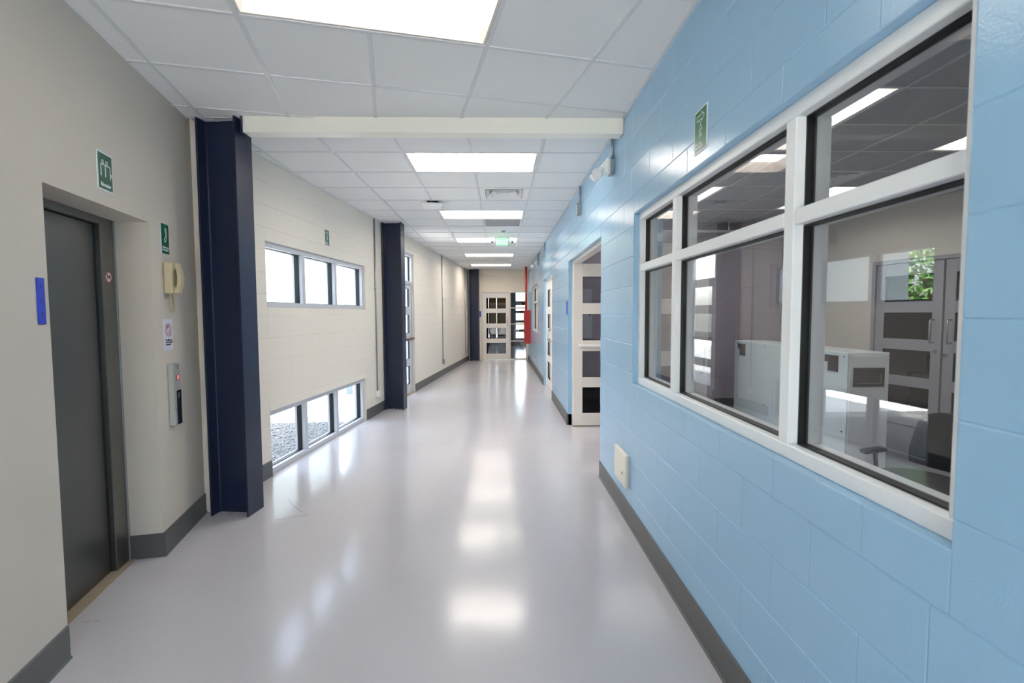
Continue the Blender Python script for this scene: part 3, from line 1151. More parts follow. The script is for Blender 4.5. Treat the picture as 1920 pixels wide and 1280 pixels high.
for k in (1, 3, 5):
    MB().cbox(-0.255, 0.255, 0.01, 0.13, zs[k], zs[k + 1]).build('transom', 'doorcream', w5)
for k in (0, 2, 4, 6):
    pane(w5, -0.255, 0.255, zs[k], zs[k + 1], 0.06, 'glass')

# glazing of the vestibule
vw = empty('window_6', FV.w(0.975, 0, 0), 0, 'bright glazed vestibule door beyond the side light', 'window', None, 'structure')
MB().cbox(-0.425, -0.22, 0.02, 0.12, 0.02, 2.6).build('stile', 'slate', vw)
MB().cbox(0.30, 0.425, 0.02, 0.12, 0.02, 2.6).build('stile', 'slate', vw)
zz = [0.02, 0.37, 0.67, 0.77, 1.10, 1.20, 1.55, 1.65, 1.92, 2.10, 2.54, 2.60]
for k in range(0, len(zz), 2):
    MB().cbox(-0.22, 0.30, 0.02, 0.12, zz[k], zz[k + 1]).build('rail', 'slate', vw)
for k in range(1, len(zz) - 1, 2):
    pane(vw, -0.22, 0.30, zz[k], zz[k + 1], 0.07, 'glass')
for n_, (a, b_, c, d) in enumerate(V_H[:2]):
    v = empty('window_%d' % (7 + n_), FV.w((a + b_) / 2, 0, c), 0,
              ['thin upright slit window left in the ochre vestibule wall', 'wider upright slit window in the middle of the ochre vestibule wall'][n_],
              'window', None, 'structure')
    pane(v, a - (a + b_) / 2, b_ - (a + b_) / 2, 0, d - c, 0.08, 'glass')

# lab double door in the pale lab wall
d6 = empty('door_6', FLR.w(1.825, 0, 0), FLR.rz, 'grey glazed double door in the pale lab wall', 'door', None, 'structure')
h = 0.925
MB().cbox(-h, -h + 0.05, 0.0, 0.12, 0, 2.22).build('frame_jamb', 'labgrey', d6)
MB().cbox(h - 0.05, h, 0.0, 0.12, 0, 2.22).build('frame_jamb', 'labgrey', d6)
MB().cbox(-h + 0.05, h - 0.05, 0.0, 0.12, 2.17, 2.22).build('frame_head', 'labgrey', d6)
lf = leaf(d6, -h + 0.055, -0.012, 0.02, 0.065, 'labgrey', 'glassdoor', zt=2.165)
pull(lf, -0.10, 0.02, 1.13, 1.42, back=0.07)
MB().cyl((-0.07, 0.0, 1.02), (-0.07, 0.03, 1.02), 0.02).build('lock', 'chrome', lf)
lf = leaf(d6, 0.012, h - 0.055, 0.02, 0.065, 'labgrey', 'glassdoor', zt=2.165)
pull(lf, 0.10, 0.02, 1.13, 1.42, back=0.07)
MB().cyl((0.05, 0.0, 0.98), (0.05, 0.03, 0.98), 0.024).build('lock', 'chrome', lf)


# ------------------------------------------------------------------ skirtings
def skirt(name, fr, segs, label, hgt=0.15):
    r = None
    for (a, b_) in segs:
        m_ = MB()
        m_.add([(a, 0, 0), (b_, 0, 0), (b_, 0, hgt), (a, 0, hgt), (a, -0.016, 0), (b_, -0.016, 0), (b_, -0.008, 0.012), (a, -0.008, 0.012),
                (b_, -0.008, hgt - 0.004), (a, -0.008, hgt - 0.004), (a, -0.003, hgt), (b_, -0.003, hgt)],
               [(4, 5, 6, 7), (7, 6, 8, 9), (9, 8, 11, 10), (10, 11, 2, 3), (0, 4, 7, 9, 10, 3), (1, 2, 11, 8, 6, 5), (0, 1, 5, 4), (0, 3, 2, 1)])
        if r is None:
            r = m_.build(name, 'base', None, fr.w(0), fr.rz)
            tag(r, label, 'baseboard', None, 'structure')
        else:
            m_.build('skirting_length', 'base', r)
    return r


skirt('baseboard_left', FL, [(-0.70, 0.125), (2.55, 4.10), (5.15, 11.66)], 'dark grey skirting along the left cream block wall')
skirt('baseboard_left_near', FE, [(-5.3, -0.945), (0.005, 0.725)], 'dark grey skirting along the plastered elevator wall')
skirt('baseboard_right', FR, [(-4.46, 2.2), (-8.625, -6.58), (-16.05, -10.315)], 'grey brown skirting along the blue wall')
m_ = MB().box(-0.008, 0.0, -0.016, 0.185, 0, 0.15).build('baseboard_recess', 'base', None, FE.w(0), FE.rz)
tag(m_, 'short skirting in the elevator recess', 'baseboard', None, 'structure')
m_ = MB().box(px - 0.01, q, 3.762, 3.776, 0, 0.15).build('baseboard_return', 'base')
tag(m_, 'short skirting piece behind the first navy column', 'baseboard', None, 'structure')
skirt('baseboard_lab', FLAB, [(1.13, 5.06)], 'dark skirting along the mauve lab wall')
m_ = MB().box(-0.03, 0.03, -0.02, 0.2, 0, 0.15).build('baseboard_jamb', 'base', None, FR.w(-6.605), FR.rz)
tag(m_, 'skirting end at the far side of the wide opening', 'baseboard', None, 'structure')


# ------------------------------------------------------------------ steel columns and beam
def column(t_, off0, label, top=CEIL):
    """H section: flanges along the wall, web across"""
    c = empty('steel_column', FL.w(t_, -off0 - 0.15, 0), FL.rz, label, 'column', 'navy steel columns')
    MB().cbox(-0.1, 0.1, -0.15, -0.136, 0, top - 0.004, 0.002).build('flange', 'navy', c)
    MB().cbox(-0.1, 0.1, 0.136, 0.15, 0, top - 0.004, 0.002).build('flange', 'navy', c)
    MB().box(-0.005, 0.005, -0.136, 0.136, 0, top - 0.004).build('web', 'navy', c)
    w_ = MB()
    for sx in (-1, 1):
        for sy in (-1, 1):
            w_.prism([(sx * 0.005, sy * 0.136), (sx * 0.012, sy * 0.136), (sx * 0.005, sy * 0.129)] if sx * sy > 0 else
                     [(sx * 0.005, sy * 0.136), (sx * 0.005, sy * 0.129), (sx * 0.012, sy * 0.136)], 0, top - 0.004)
    w_.build('weld_fillet', 'navy', c)
    MB().cyl((-0.06, 0.02, 0.0), (-0.06, 0.02, 0.02), 0.01, n=6).build('anchor_bolt', 'galv', c)
    return c


column(-0.70, 0.058, 'tall navy blue steel column closest to the elevator')
column(3.39, 0.02, 'navy blue steel column between the strip windows and the glazed exterior door')
column(11.50, 0.075, 'navy blue steel column at the far end beside the end door')

bm = empty('ceiling_beam', (-0.48, 3.72, CEIL), 0, 'cream painted steel beam crossing the corridor ceiling', 'beam')
MB().cbox(-1.375, 1.403, -0.055, 0.055, -0.112, 0.02, 0.004).build('beam_body', 'creambeam', bm)
MB().box(-1.382, -1.375, -0.07, 0.07, -0.118, 0.0).build('end_plate', 'navy', bm)

# ------------------------------------------------------------------ elevator
ev = empty('elevator_door', FE.w(-0.47, 0.0, 0), FE.rz, 'brushed steel elevator door in its recess', 'elevator door')
a0, a1 = -0.47, 0.47
zt = 2.085
MB().cbox(a1 - 0.148, a1, 0.185, 0.27, 0, zt, 0.003).build('jamb', 'steel2', ev)
MB().cbox(a0, a0 + 0.10, 0.185, 0.27, 0, zt, 0.003).build('jamb', 'steel2', ev)
MB().cbox(a0 + 0.10, a1 - 0.148, 0.185, 0.27, zt - 0.042, zt, 0.003).build('header', 'steel2', ev)
MB().cbox(a1 - 0.014, a1 - 0.001, 0.178, 0.186, 0, zt, 0.002).build('edge_strip', 'galv', ev)
MB().cbox(-0.118, a1 - 0.156, 0.215, 0.24, 0.006, zt - 0.046, 0.003).build('door_panel', 'steel', ev)
MB().cbox(a0 + 0.10, -0.124, 0.235, 0.26, 0.006, zt - 0.046, 0.003).build('door_panel', 'steel', ev)
MB().box(a0 - 0.05, a1, 0.338, 0.344, 0.0, zt).build('gap_blackout', 'gasket', ev)  # black sheet added behind the panels to stop sky light leaking through
MB().box(a0, a1, 0.15, 0.33, 0.0, 0.006).build('sill', 'sill', ev)

# no-dogs style round sticker on the steel jamb
st = empty('round_sticker', FE.w(-0.082, 0.1845, 1.745), FE.rz, 'small round red and white warning sticker on the steel elevator jamb', 'sticker')
MB().disc(0, 0, 0.034, -0.0010, 0.0005, 24).build('disc', 'signwhite', st)
MB().ring(0, 0, 0.031, 0.006, -0.0016, -0.0010, 24).stroke([(-0.022, 0.022), (0.022, -0.022)], 0.005, -0.0018, -0.0010).build('red_ring', 'redink', st)
MB().stroke([(-0.012, -0.010), (-0.012, 0.008), (0.0, 0.0), (0.012, 0.008), (0.012, -0.006)], 0.007, -0.0014, -0.0010).build('pictogram', 'ink', st)


# ------------------------------------------------------------------ signs
def plate(name, fr, x, z, w, h, label, cat='sign', border=0.008, fmat='green', back='signwhite', y=0.0, group=None):
    s = empty(name, fr.w(x, y, z), fr.rz, label, cat, group)
    MB().cbox(-w / 2, w / 2, -0.004, 0.0, 0, h, 0.001).build('backing', back, s)
    if border is not None:
        MB().box(-w / 2 + border, w / 2 - border, -0.0048, -0.004, border, h - border).build('printed_panel', fmat, s)
    return s


Y1, Y0 = -0.0048, -0.0056
# elevator sign
s = plate('elevator_sign', FE, -0.46, 2.160, 0.142, 0.195, 'green elevator sign above the steel door')
MB().stroke([(-0.040, 0.075), (-0.040, 0.132), (0.038, 0.132), (0.044, 0.126), (0.044, 0.070)], 0.006, Y0, Y1) \
    .stroke([(0.0, 0.128), (0.0, 0.075)], 0.006, Y0, Y1).stroke([(0.044, 0.098), (0.054, 0.094), (0.052, 0.084)], 0.005, Y0, Y1) \
    .ring(-0.022, 0.146, 0.008, 0.004, Y0, Y1, 12).ring(0.014, 0.146, 0.008, 0.004, Y0, Y1, 12).build('pictogram', 'signwhite', s)
text('Elevador', 0.026, s, (0, -0.0052, 0.022), 'signwhite', align='CENTER', bold=0.0006)
# emergency phone sign
s = plate('phone_sign', FE, 0.204, 1.918, 0.112, 0.195, 'green emergency telephone sign beside the elevator', border=0.002)
MB().stroke([(-0.004, 0.160), (0.010, 0.166), (0.020, 0.150), (0.024, 0.120), (0.016, 0.095), (0.002, 0.078), (-0.012, 0.082), (-0.014, 0.096),
             (-0.004, 0.098), (0.004, 0.106), (0.010, 0.122), (0.008, 0.142), (-0.002, 0.150)], 0.004, Y0, Y1, True) \
    .build('pictogram', 'signwhite', s)
text('Teléfono de\nemergencia', 0.0185, s, (-0.046, -0.0052, 0.036), 'signwhite', bold=0.0004)


def evac(fr, x, z, w, h, label, gm):
    s = plate('evacuation_sign', fr, x, z, w, h, label, fmat=gm, group='evacuation route signs', border=0.007)
    k = h / 0.20
    MB().stroke([(-0.040 * k, 0.148 * k), (0.015 * k, 0.148 * k), (0.015 * k, 0.138 * k), (0.042 * k, 0.158 * k), (0.015 * k, 0.178 * k),
                 (0.015 * k, 0.168 * k), (-0.040 * k, 0.168 * k)], 0.004 * k, Y0, Y1, True).build('arrow', 'signwhite', s)
    MB().ring(0.0, 0.132 * k, 0.006 * k, 0.003 * k, Y0, Y1, 10) \
        .stroke([(-0.003 * k, 0.122 * k), (-0.012 * k, 0.108 * k), (-0.014 * k, 0.096 * k), (-0.008 * k, 0.096 * k), (-0.005 * k, 0.104 * k),
                 (-0.006 * k, 0.090 * k), (-0.014 * k, 0.070 * k), (-0.008 * k, 0.068 * k), (0.0, 0.086 * k), (0.010 * k, 0.068 * k), (0.015 * k, 0.071 * k),
                 (0.006 * k, 0.094 * k), (0.006 * k, 0.106 * k), (0.013 * k, 0.100 * k), (0.016 * k, 0.104 * k), (0.006 * k, 0.121 * k)], 0.0028 * k, Y0, Y1, True) \
        .build('walking_figure', 'signwhite', s)
    text('Ruta de\nevacuación', 0.0195 * k, s, (-0.052 * k, -0.0052, 0.035 * k), 'signwhite', bold=0.0004)
    return s


evac(FR, -2.255, 2.255, 0.138, 0.195, 'green evacuation route sign on the blue wall above the large window', 'greenlit')
evac(FL, 1.413, 2.33, 0.122, 0.188, 'green evacuation route sign above the high strip window', 'green')

# white notice
s = plate('paper_notice', FE, 0.193, 1.292, 0.13, 0.205, 'white paper notice with a crossed out circle under the beige phone', 'notice', None, back='paper')
Yp, Yq = -0.0040, -0.0046
MB().ring(0, 0.132, 0.040, 0.005, Yq, Yp, 24).stroke([(-0.042, 0.168), (0.042, 0.094)], 0.004, Yq, Yp).build('crossed_circle', 'redink', s)
MB().stroke([(-0.022, 0.110), (-0.022, 0.150), (0.020, 0.150), (0.020, 0.108), (-0.022, 0.110)], 0.003, Yq, Yp) \
    .disc(-0.010, 0.156, 0.006, Yq, Yp, 10).disc(0.010, 0.158, 0.006, Yq, Yp, 10).build('pictogram', 'ink', s)
text('No utilizar en\ncaso de sismo o\nemergencia', 0.0165, s, (-0.046, -0.0043, 0.062), 'ink', bold=0.0005)


# blue tactile plates
def tactile(fr, x, z, w, h, label, y=0.0):
    s = empty('tactile_plate', fr.w(x, y, z), fr.rz, label, 'plate', 'blue tactile wall plates')
    MB().cbox(-w / 2, w / 2, -0.006, 0, 0, h, 0.002).build('plate_body', 'blueplate', s)
    for zz_ in (0.22, 0.5, 0.82):
        MB().cbox(-0.007, 0.007, -0.0075, -0.006, h * zz_ - 0.008, h * zz_ + 0.008, 0.0006).build('raised_mark', 'bluemark', s)
    return s


tactile(FE, -0.993, 1.485, 0.046, 0.194, 'narrow upright blue plate on the plaster left of the elevator door')
tactile(FR, -6.70, 1.50, 0.10, 0.19, 'blue plate on the blue wall beside the wide lab opening')
tactile(FR, -10.50, 1.50, 0.10, 0.19, 'blue plate on the blue wall beside the second door')
tactile(FEND, -0.640, 1.42, 0.05, 0.19, 'small blue plate beside the cream end door')

# ------------------------------------------------------------------ wall phone
ph = empty('wall_phone', FE.w(0.215, 0.0, 1.66), FE.rz, 'beige wall phone with handset beside the elevator', 'telephone')
MB().cbox(-0.055, 0.045, -0.048, 0.0, 0, 0.205, 0.008).build('base', 'beige', ph)
hs = MB()
pts = []
prof = []
for k in range(13):
    u = k / 12
    z = 0.005 + u * 0.195
    bow = math.sin(PI * u)
    pts.append((z, bow))
out = [(-0.050 - 0.020 - 0.020 * b_, z) for z, b_ in pts]
inn = [(-0.050 - 0.018 * b_ + 0.0, z) for z, b_ in pts]
poly = [(y, z) for (y, z) in out] + [(y, z) for (y, z) in reversed(inn)]
hs.prism(poly, -0.020, 0.030, 'x')
hs.build('handset', 'beige', ph)
MB().cbox(-0.020, 0.030, -0.056, -0.040, 0.004, 0.05, 0.004).build('earpiece', 'beige', ph)
MB().cbox(-0.020, 0.030, -0.056, -0.040, 0.155, 0.20, 0.004).build('earpiece', 'beige', ph)
cpts = []
for k in range(190):
    u = k / 189
    if u < 0.36:
        cx_, cz_ = -0.018, -0.004 - 0.082 * u / 0.36
    elif u < 0.64:
        a = PI + PI * (u - 0.36) / 0.28
        cx_, cz_ = 0.012 + 0.030 * math.cos(a), -0.086 + 0.036 * math.sin(a)
    else:
        v_ = (u - 0.64) / 0.36
        cx_, cz_ = 0.042 - 0.020 * v_ ** 1.5, -0.086 + 0.082 * v_
    w_ = u * 2 * PI * 44
    cpts.append((cx_ + 0.0045 * math.cos(w_), -0.020 + 0.0045 * math.sin(w_), cz_))
MB().tube(cpts, 0.0028, 5).build('cord', 'beige', ph, smooth=True)

# ------------------------------------------------------------------ call panel
cp = empty('elevator_call_panel', FE.w(0.213, 0.0, 0.79), FE.rz, 'slim steel elevator call panel with red display', 'control panel')
MB().cbox(-0.05, 0.05, -0.034, 0.0, 0, 0.412, 0.004).build('housing', 'callsteel', cp)
MB().box(-0.050, 0.045, -0.0355, -0.034, 0.108, 0.111).build('seam', 'dark', cp)
MB().cbox(-0.015, 0.052, -0.037, -0.004, 0.004, 0.232, 0.002).build('glass_face', 'blackglass', cp)
MB().cbox(0.006, 0.020, -0.039, -0.037, 0.18, 0.215, 0.001).build('call_button', 'chrome', cp)
MB().box(-0.008, 0.03, -0.0352, -0.034, 0.30, 0.335).build('display', 'dark', cp)
MB().stroke([(0.003, 0.328), (0.019, 0.328), (0.019, 0.3175), (0.003, 0.3175), (0.003, 0.307), (0.019, 0.307)], 0.004, -0.0358, -0.0352).build('display_digit', 'led', cp)
MB().stroke([(0.011, 0.377), (0.011, 0.397)], 0.008, -0.0348, -0.034).build('keyhole', 'dark', cp)


# ------------------------------------------------------------------ conduits, boxes, emergency lights
def conduit(fr, x, z0, z1, label, box=None, r=0.011, group=None, straps=()):
    c = empty('conduit', fr.w(x, 0, z0), fr.rz, label, 'conduit', group)
    MB().cyl((0, -r - 0.002, 0.0), (0, -r - 0.002, z1 - z0), r, n=10).build('pipe', 'galv', c, smooth=True)
    for z in straps:
        s = MB()
        s.cbox(-0.024, 0.024, -0.004, 0.0, z - z0 - 0.008, z - z0 + 0.008, 0.001)
        s.cyl((0, -r - 0.002, z - z0 - 0.008), (0, -r - 0.002, z - z0 + 0.008), r + 0.003, n=10)
        s.build('strap', 'galv', c)
    if box:
        w, h, d, bm_ = box
        bx = MB().cbox(-w / 2, w / 2, -d, 0, -h, 0.0, 0.003).build('junction_box', bm_, c)
        MB().cbox(-w / 2 - 0.003, w / 2 + 0.003, -d - 0.004, -d, -h - 0.003, 0.003, 0.002).build('cover_plate', bm_, bx)
    return c


GC = 'metal conduits on the walls'
conduit(FL, 2.985, 0.36, CEIL, 'grey conduit with socket box left of the second navy column', (0.09, 0.09, 0.05, 'white'), group=GC, straps=(1.0, 1.9, 2.7))
conduit(FL, 7.66, 0.40, CEIL, 'grey conduit with box on the bare cream wall past the exterior door', (0.07, 0.11, 0.05, 'galv'), group=GC, straps=(1.0, 1.9))
conduit(FL, 10.96, 0.40, CEIL, 'grey conduit with box near the far navy column', (0.07, 0.11, 0.05, 'galv'), group=GC, straps=(1.0, 1.9))
conduit(FR, -5.575, 2.755, CEIL, 'short conduit drop with grey box above the wide lab opening', (0.07, 0.125, 0.045, 'galv'), group=GC)
conduit(FR, -9.95, 2.80, CEIL, 'short conduit drop with grey box above the second blue wall door', (0.08, 0.13, 0.045, 'galv'), group=GC)


def emergency(fr, x, z, zc, label, lab2):
    e = empty('emergency_light', fr.w(x, 0, z), fr.rz, label, 'emergency light', 'twin head emergency lights')
    MB().cbox(-0.045, 0.045, -0.035, 0.0, -0.06, 0.06, 0.004).build('back_box', 'galv', e)
    MB().cbox(-0.048, 0.048, -0.050, -0.035, -0.055, 0.06, 0.006).build('mount_plate', 'white', e)
    MB().add([(-0.05, -0.052, 0.075), (0.05, -0.052, 0.075), (0.05, -0.052, -0.05), (-0.05, -0.052, -0.05),
              (-0.04, -0.10, 0.02), (0.04, -0.10, 0.02), (0.04, -0.10, -0.045), (-0.04, -0.10, -0.045)],
             [(4, 5, 6, 7), (0, 1, 5, 4), (1, 2, 6, 5), (2, 3, 7, 6), (3, 0, 4, 7), (0, 3, 2, 1)]).build('housing', 'white', e)
    for sx in (-1, 1):
        c0 = Vector((sx * 0.035, -0.115, -0.035))
        d = Vector((sx * 0.45, -0.55, -0.55)).normalized()
        hd = MB().cyl(c0 - d * 0.015, c0 + d * 0.06, 0.028, 0.042, n=16).build('lamp_head', 'white', e, smooth=False)
        MB().cyl(c0 + d * 0.06, c0 + d * 0.066, 0.037, 0.037, n=16).build('lens', 'lens', hd)
    conduit(fr, x, z + 0.06, zc, lab2, None, 0.012, GC)
    return e


emergency(FR, -3.985, 2.69, CEIL - 0.002, 'white twin head emergency light on the blue wall beside the cream beam', 'conduit running down beside the cream beam to the emergency light')
emergency(FR, -11.6, 2.70, CEIL - 0.002, 'white twin head emergency light far along the blue wall', 'conduit above the far emergency light')

# access cover on the blue wall
ac = empty('access_hatch', FR.w(-3.575, 0, 0.265), FR.rz, 'cream access cover low on the blue wall under the window', 'hatch')
MB().cbox(-0.165, 0.165, -0.012, 0.0, 0.0, 0.235, 0.003).build('frame', 'alugrey', ac)
MB().cbox(-0.170, 0.160, -0.034, -0.012, -0.004, 0.238, 0.005).build('cover', 'panelcream', ac)
MB().cyl((0.09, -0.034, 0.09), (0.09, -0.044, 0.09), 0.010, n=12).build('knob', 'chrome', ac)
MB().cyl((0.09, -0.044, 0.09), (0.09, -0.0446, 0.09), 0.004, n=8).build('keyhole', 'dark', ac)

# fire hose cabinet with red riser
fc = empty('fire_cabinet', (0.925, 14.9, 0.62), 0, 'red fire hose cabinet near the corridor end', 'fire cabinet')
MB().cbox(-0.165, 0.0, -0.32, 0.32, 0, 1.0, 0.006).build('cabinet_body', 'red', fc)
MB().cbox(-0.180, -0.165, -0.31, 0.31, 0.01, 0.99, 0.004).build('cabinet_door', 'red', fc)
MB().cbox(-0.195, -0.180, -0.29, -0.25, 0.45, 0.55, 0.003).build('handle', 'chrome', fc)
rp = empty('fire_riser_pipe', (0.81, 15.0, 1.62), 0, 'red riser pipe from the ceiling to the fire cabinet', 'pipe')
MB().cyl((0, 0, 0), (0, 0, CEIL - 1.62), 0.036, n=14).build('pipe', 'red', rp, smooth=True)
MB().cyl((0, 0, 0.52), (0, 0, 0.56), 0.042, n=14).build('clamp', 'galv', rp)
MB().box(0.04, 0.115, -0.01, 0.01, 0.53, 0.55).build('clamp_arm', 'galv', rp)

# exit sign
ex = empty('exit_sign', (0.055, 9.12, CEIL), 0, 'lit green exit sign hanging from the ceiling with two lamp heads', 'exit sign')
MB().cbox(-0.07, 0.07, -0.035, 0.035, -0.022, 0, 0.004).build('canopy', 'white', ex)
MB().cbox(-0.135, 0.135, -0.022, 0.022, -0.20, -0.022, 0.006).build('housing', 'white', ex)
MB().box(-0.105, 0.105, -0.0235, -0.022, -0.175, -0.04).build('lit_face', 'exitgreen', ex)
text('EXIT', 0.115, ex, (0, -0.0242, -0.150), 'exitletter', align='CENTER', bold=0.002)
for sx in (-1, 1):
    MB().cyl((sx * 0.135, 0, -0.11), (sx * 0.165, 0, -0.11), 0.008).build('lamp_arm', 'chrome', ex)
    c0 = Vector((sx * 0.175, 0.0, -0.105))
    d = Vector((sx * 0.3, -0.8, -0.35)).normalized()
    hd = MB().cyl(c0 - d * 0.02, c0 + d * 0.035, 0.018, 0.028, n=14).build('lamp_head', 'white', ex)
    MB().cyl(c0 + d * 0.035, c0 + d * 0.038, 0.024, 0.024, n=14).build('lens', 'galv', hd)

# wireless access point and smoke detector
ap = empty('access_point', (-0.85, 6.36, CEIL), math.radians(8), 'white rounded device hanging under the ceiling tiles', 'ceiling device')
MB().cbox(-0.07, 0.07, -0.05, 0.05, -0.03, 0, 0.004).build('bracket', 'dark', ap)
MB().cbox(-0.13, 0.13, -0.11, 0.11, -0.072, -0.03, 0.016).build('shell', 'white', ap)
sdct = empty('smoke_detector', (0.064, 8.48, CEIL), 0, 'small round smoke detector just before the exit sign', 'smoke detector')
MB().cyl((0, 0, -0.015), (0, 0, 0), 0.055, 0.06, n=20).build('base', 'white', sdct)
MB().cyl((0, 0, -0.042), (0, 0, -0.015), 0.03, 0.048, n=20).build('sensor_head', 'galv', sdct)

# ------------------------------------------------------------------ lab contents
cb = empty('equipment_cabinet', (3.55, 5.73, 0), 0, 'long pale white equipment cabinet with dark grille seen through the lab window', 'cabinet')
w2_, l2 = 0.20, 1.13
MB().cbox(-w2_ + 0.006, w2_ - 0.006, -l2 + 0.006, l2 - 0.006, 0.0, 1.10, 0.004).build('carcass', 'cabend', cb)
MB().cbox(-w2_ - 0.002, -w2_ + 0.010, -l2 + 0.002, l2 - 0.002, 0.0, 1.128, 0.003).build('side_panel', 'cabwhite', cb)
MB().cbox(-w2_ + 0.011, w2_ + 0.006, -l2 - 0.004, l2 + 0.004, 1.101, 1.130, 0.003).build('top_panel', 'cabwhite', cb)
ep = MB().cbox(-w2_ + 0.012, w2_, -l2 - 0.012, -l2 + 0.004, 0.0, 1.099, 0.004).build('end_panel', 'cabend', cb)
g = MB().cbox(-0.155, 0.155, -l2 - 0.020, -l2 - 0.012, 0.80, 0.985, 0.010).build('grille', 'dark', cb)
MB().stroke([(-0.11, 0.835), (0.115, 0.835), (0.115, 0.92)], 0.005, -l2 - 0.0225, -l2 - 0.020).build('grille_outline', 'galv', g)
for y, sgn in ((l2 - 0.13, -1), (-l2 + 0.30, -1)):
    bk = MB()
    bk.box(-w2_ - 0.012, -w2_ - 0.002, y - 0.17, y - 0.03, 0.93, 1.09)
    bk.box(-w2_ - 0.012, -w2_ - 0.002, y - 0.03, y + 0.02, 1.02, 1.09)
    bk.build('latch_plate', 'dark', cb)
for k in range(4):
    for z in (0.35, 1.085):
        MB().cyl((-w2_ - 0.006, -l2 + 0.05 + k * 0.71, z), (-w2_ - 0.002, -l2 + 0.05 + k * 0.71, z), 0.008, n=8).build('screw', 'dark', cb)

# office chair in the lab
ch = empty('office_chair', (2.50, 2.80, 0), math.radians(-72), 'dark office chair standing behind the lab window', 'chair')
MB().sphere((0, 0, 0.49), 0.27, 0.26, 0.06, 20, 8).build('seat', 'black', ch, smooth=True)
bk = MB()
n, mrows = 8, 7
vs = []
for side in (0, 1):
    for i in range(n + 1):
        for j in range(mrows + 1):
            u, v = i / n * 2 - 1, j / mrows
            w = 0.23 * (1 - 0.18 * v) * (1 - 0.10 * abs(2 * v - 1) ** 4)
            y = 0.24 + 0.05 * v - 0.05 * (1 - u * u) * 0.6 + (0.055 if side else 0.0) * (1 - 0.5 * abs(u) ** 4)
            vs.append((u * w, y, 0.55 + 0.34 * v - 0.04 * abs(u) ** 3 * v))
NN = (n + 1) * (mrows + 1)
fs = []
for i in range(n):
    for j in range(mrows):
        a = i * (mrows + 1) + j
        b_ = (i + 1) * (mrows + 1) + j
        fs.append((a, b_, b_ + 1, a + 1))
        fs.append((NN + a, NN + a + 1, NN + b_ + 1, NN + b_))
for i in range(n):
    for j in (0, mrows):
        a, b_ = i * (mrows + 1) + j, (i + 1) * (mrows + 1) + j
        fs.append((a, NN + a, NN + b_, b_) if j == 0 else (b_, NN + b_, NN + a, a))
for j in range(mrows):
    for i in (0, n):
        a, b_ = i * (mrows + 1) + j, i * (mrows + 1) + j + 1
        fs.append((b_, NN + b_, NN + a, a) if i == 0 else (a, NN + a, NN + b_, b_))
MB().add(vs, fs).build('backrest', 'black', ch, smooth=True)
MB().tube([(0, 0.05, 0.42), (0, 0.27, 0.43), (0, 0.33, 0.5), (0, 0.32, 0.68)], 0.02, 8).build('back_support', 'dark', ch, smooth=True)
for sx in (-1, 1):
    MB().tube([(sx * 0.22, 0.08, 0.45), (sx * 0.30, 0.08, 0.47), (sx * 0.30, 0.06, 0.60)], 0.014, 8).build('arm_post', 'dark', ch, smooth=True)
    MB().cbox(sx * 0.30 - 0.03, sx * 0.30 + 0.03, -0.06, 0.14, 0.60, 0.63, 0.012).build('armrest', 'dark', ch)
MB().cyl((0, 0, 0.09), (0, 0, 0.44), 0.028, n=12).build('gas_stem', 'dark', ch)
for k in range(5):
    a = 2 * PI * k / 5
    e_ = Vector((math.cos(a), math.sin(a), 0))
    MB().cyl(Vector((0, 0, 0.10)), e_ * 0.27 + Vector((0, 0, 0.075)), 0.022, 0.014, n=8).build('base_spoke', 'dark', ch)
    t_ = e_.cross(Vector((0, 0, 1))) * 0.022
    c0 = e_ * 0.28 + Vector((0, 0, 0.032))
    MB().cyl(c0 - t_, c0 + t_, 0.032, n=12).build('castor', 'dark', ch)

# grey panel and bin behind the open leaf
gp = empty('electrical_panel', FLAB.w(1.30, 0, 1.12), 0, 'grey electrical panel on the mauve lab wall behind the open leaf', 'electrical panel')
MB().cbox(-0.14, 0.14, -0.12, 0.0, 0, 0.78, 0.004).build('enclosure', 'labgrey', gp)
MB().cbox(-0.13, 0.13, -0.128, -0.12, 0.01, 0.77, 0.003).build('panel_door', 'alugrey', gp)
MB().cbox(0.09, 0.11, -0.138, -0.128, 0.36, 0.42, 0.002).build('latch', 'dark', gp)
bn = empty('waste_bin', (1.36, 7.25, 0), 0, 'black waste bin on the floor behind the open leaf', 'bin')
bb = MB()
lo, hi = (0.115, 0.10), (0.16, 0.14)
v = [(-lo[0], -lo[1], 0), (lo[0], -lo[1], 0), (lo[0], lo[1], 0), (-lo[0], lo[1], 0), (-hi[0], -hi[1], 0.46), (hi[0], -hi[1], 0.46), (hi[0], hi[1], 0.46), (-hi[0], hi[1], 0.46)]
v2 = [(x * 0.95, y * 0.95, z + (0.01 if z == 0 else 0)) for x, y, z in v]
bb.add(v, [(0, 3, 2, 1), (0, 1, 5, 4), (1, 2, 6, 5), (2, 3, 7, 6), (3, 0, 4, 7)])
bb.add(v2, [(0, 1, 2, 3), (0, 4, 5, 1), (1, 5, 6, 2), (2, 6, 7, 3), (3, 7, 4, 0)])
bb.add(v[4:] + v2[4:], [(0, 1, 5, 4), (1, 2, 6, 5), (2, 3, 7, 6), (3, 0, 4, 7)])
bb.build('bucket', 'dark', bn)
rimb = MB()
for (a, b_, c, d) in ((-0.172, 0.172, -0.152, -0.138), (-0.172, 0.172, 0.138, 0.152), (-0.172, -0.158, -0.138, 0.138), (0.158, 0.172, -0.138, 0.138)):
    rimb.box(a, b_, c, d, 0.44, 0.465)
rimb.build('rim', 'dark', bn)
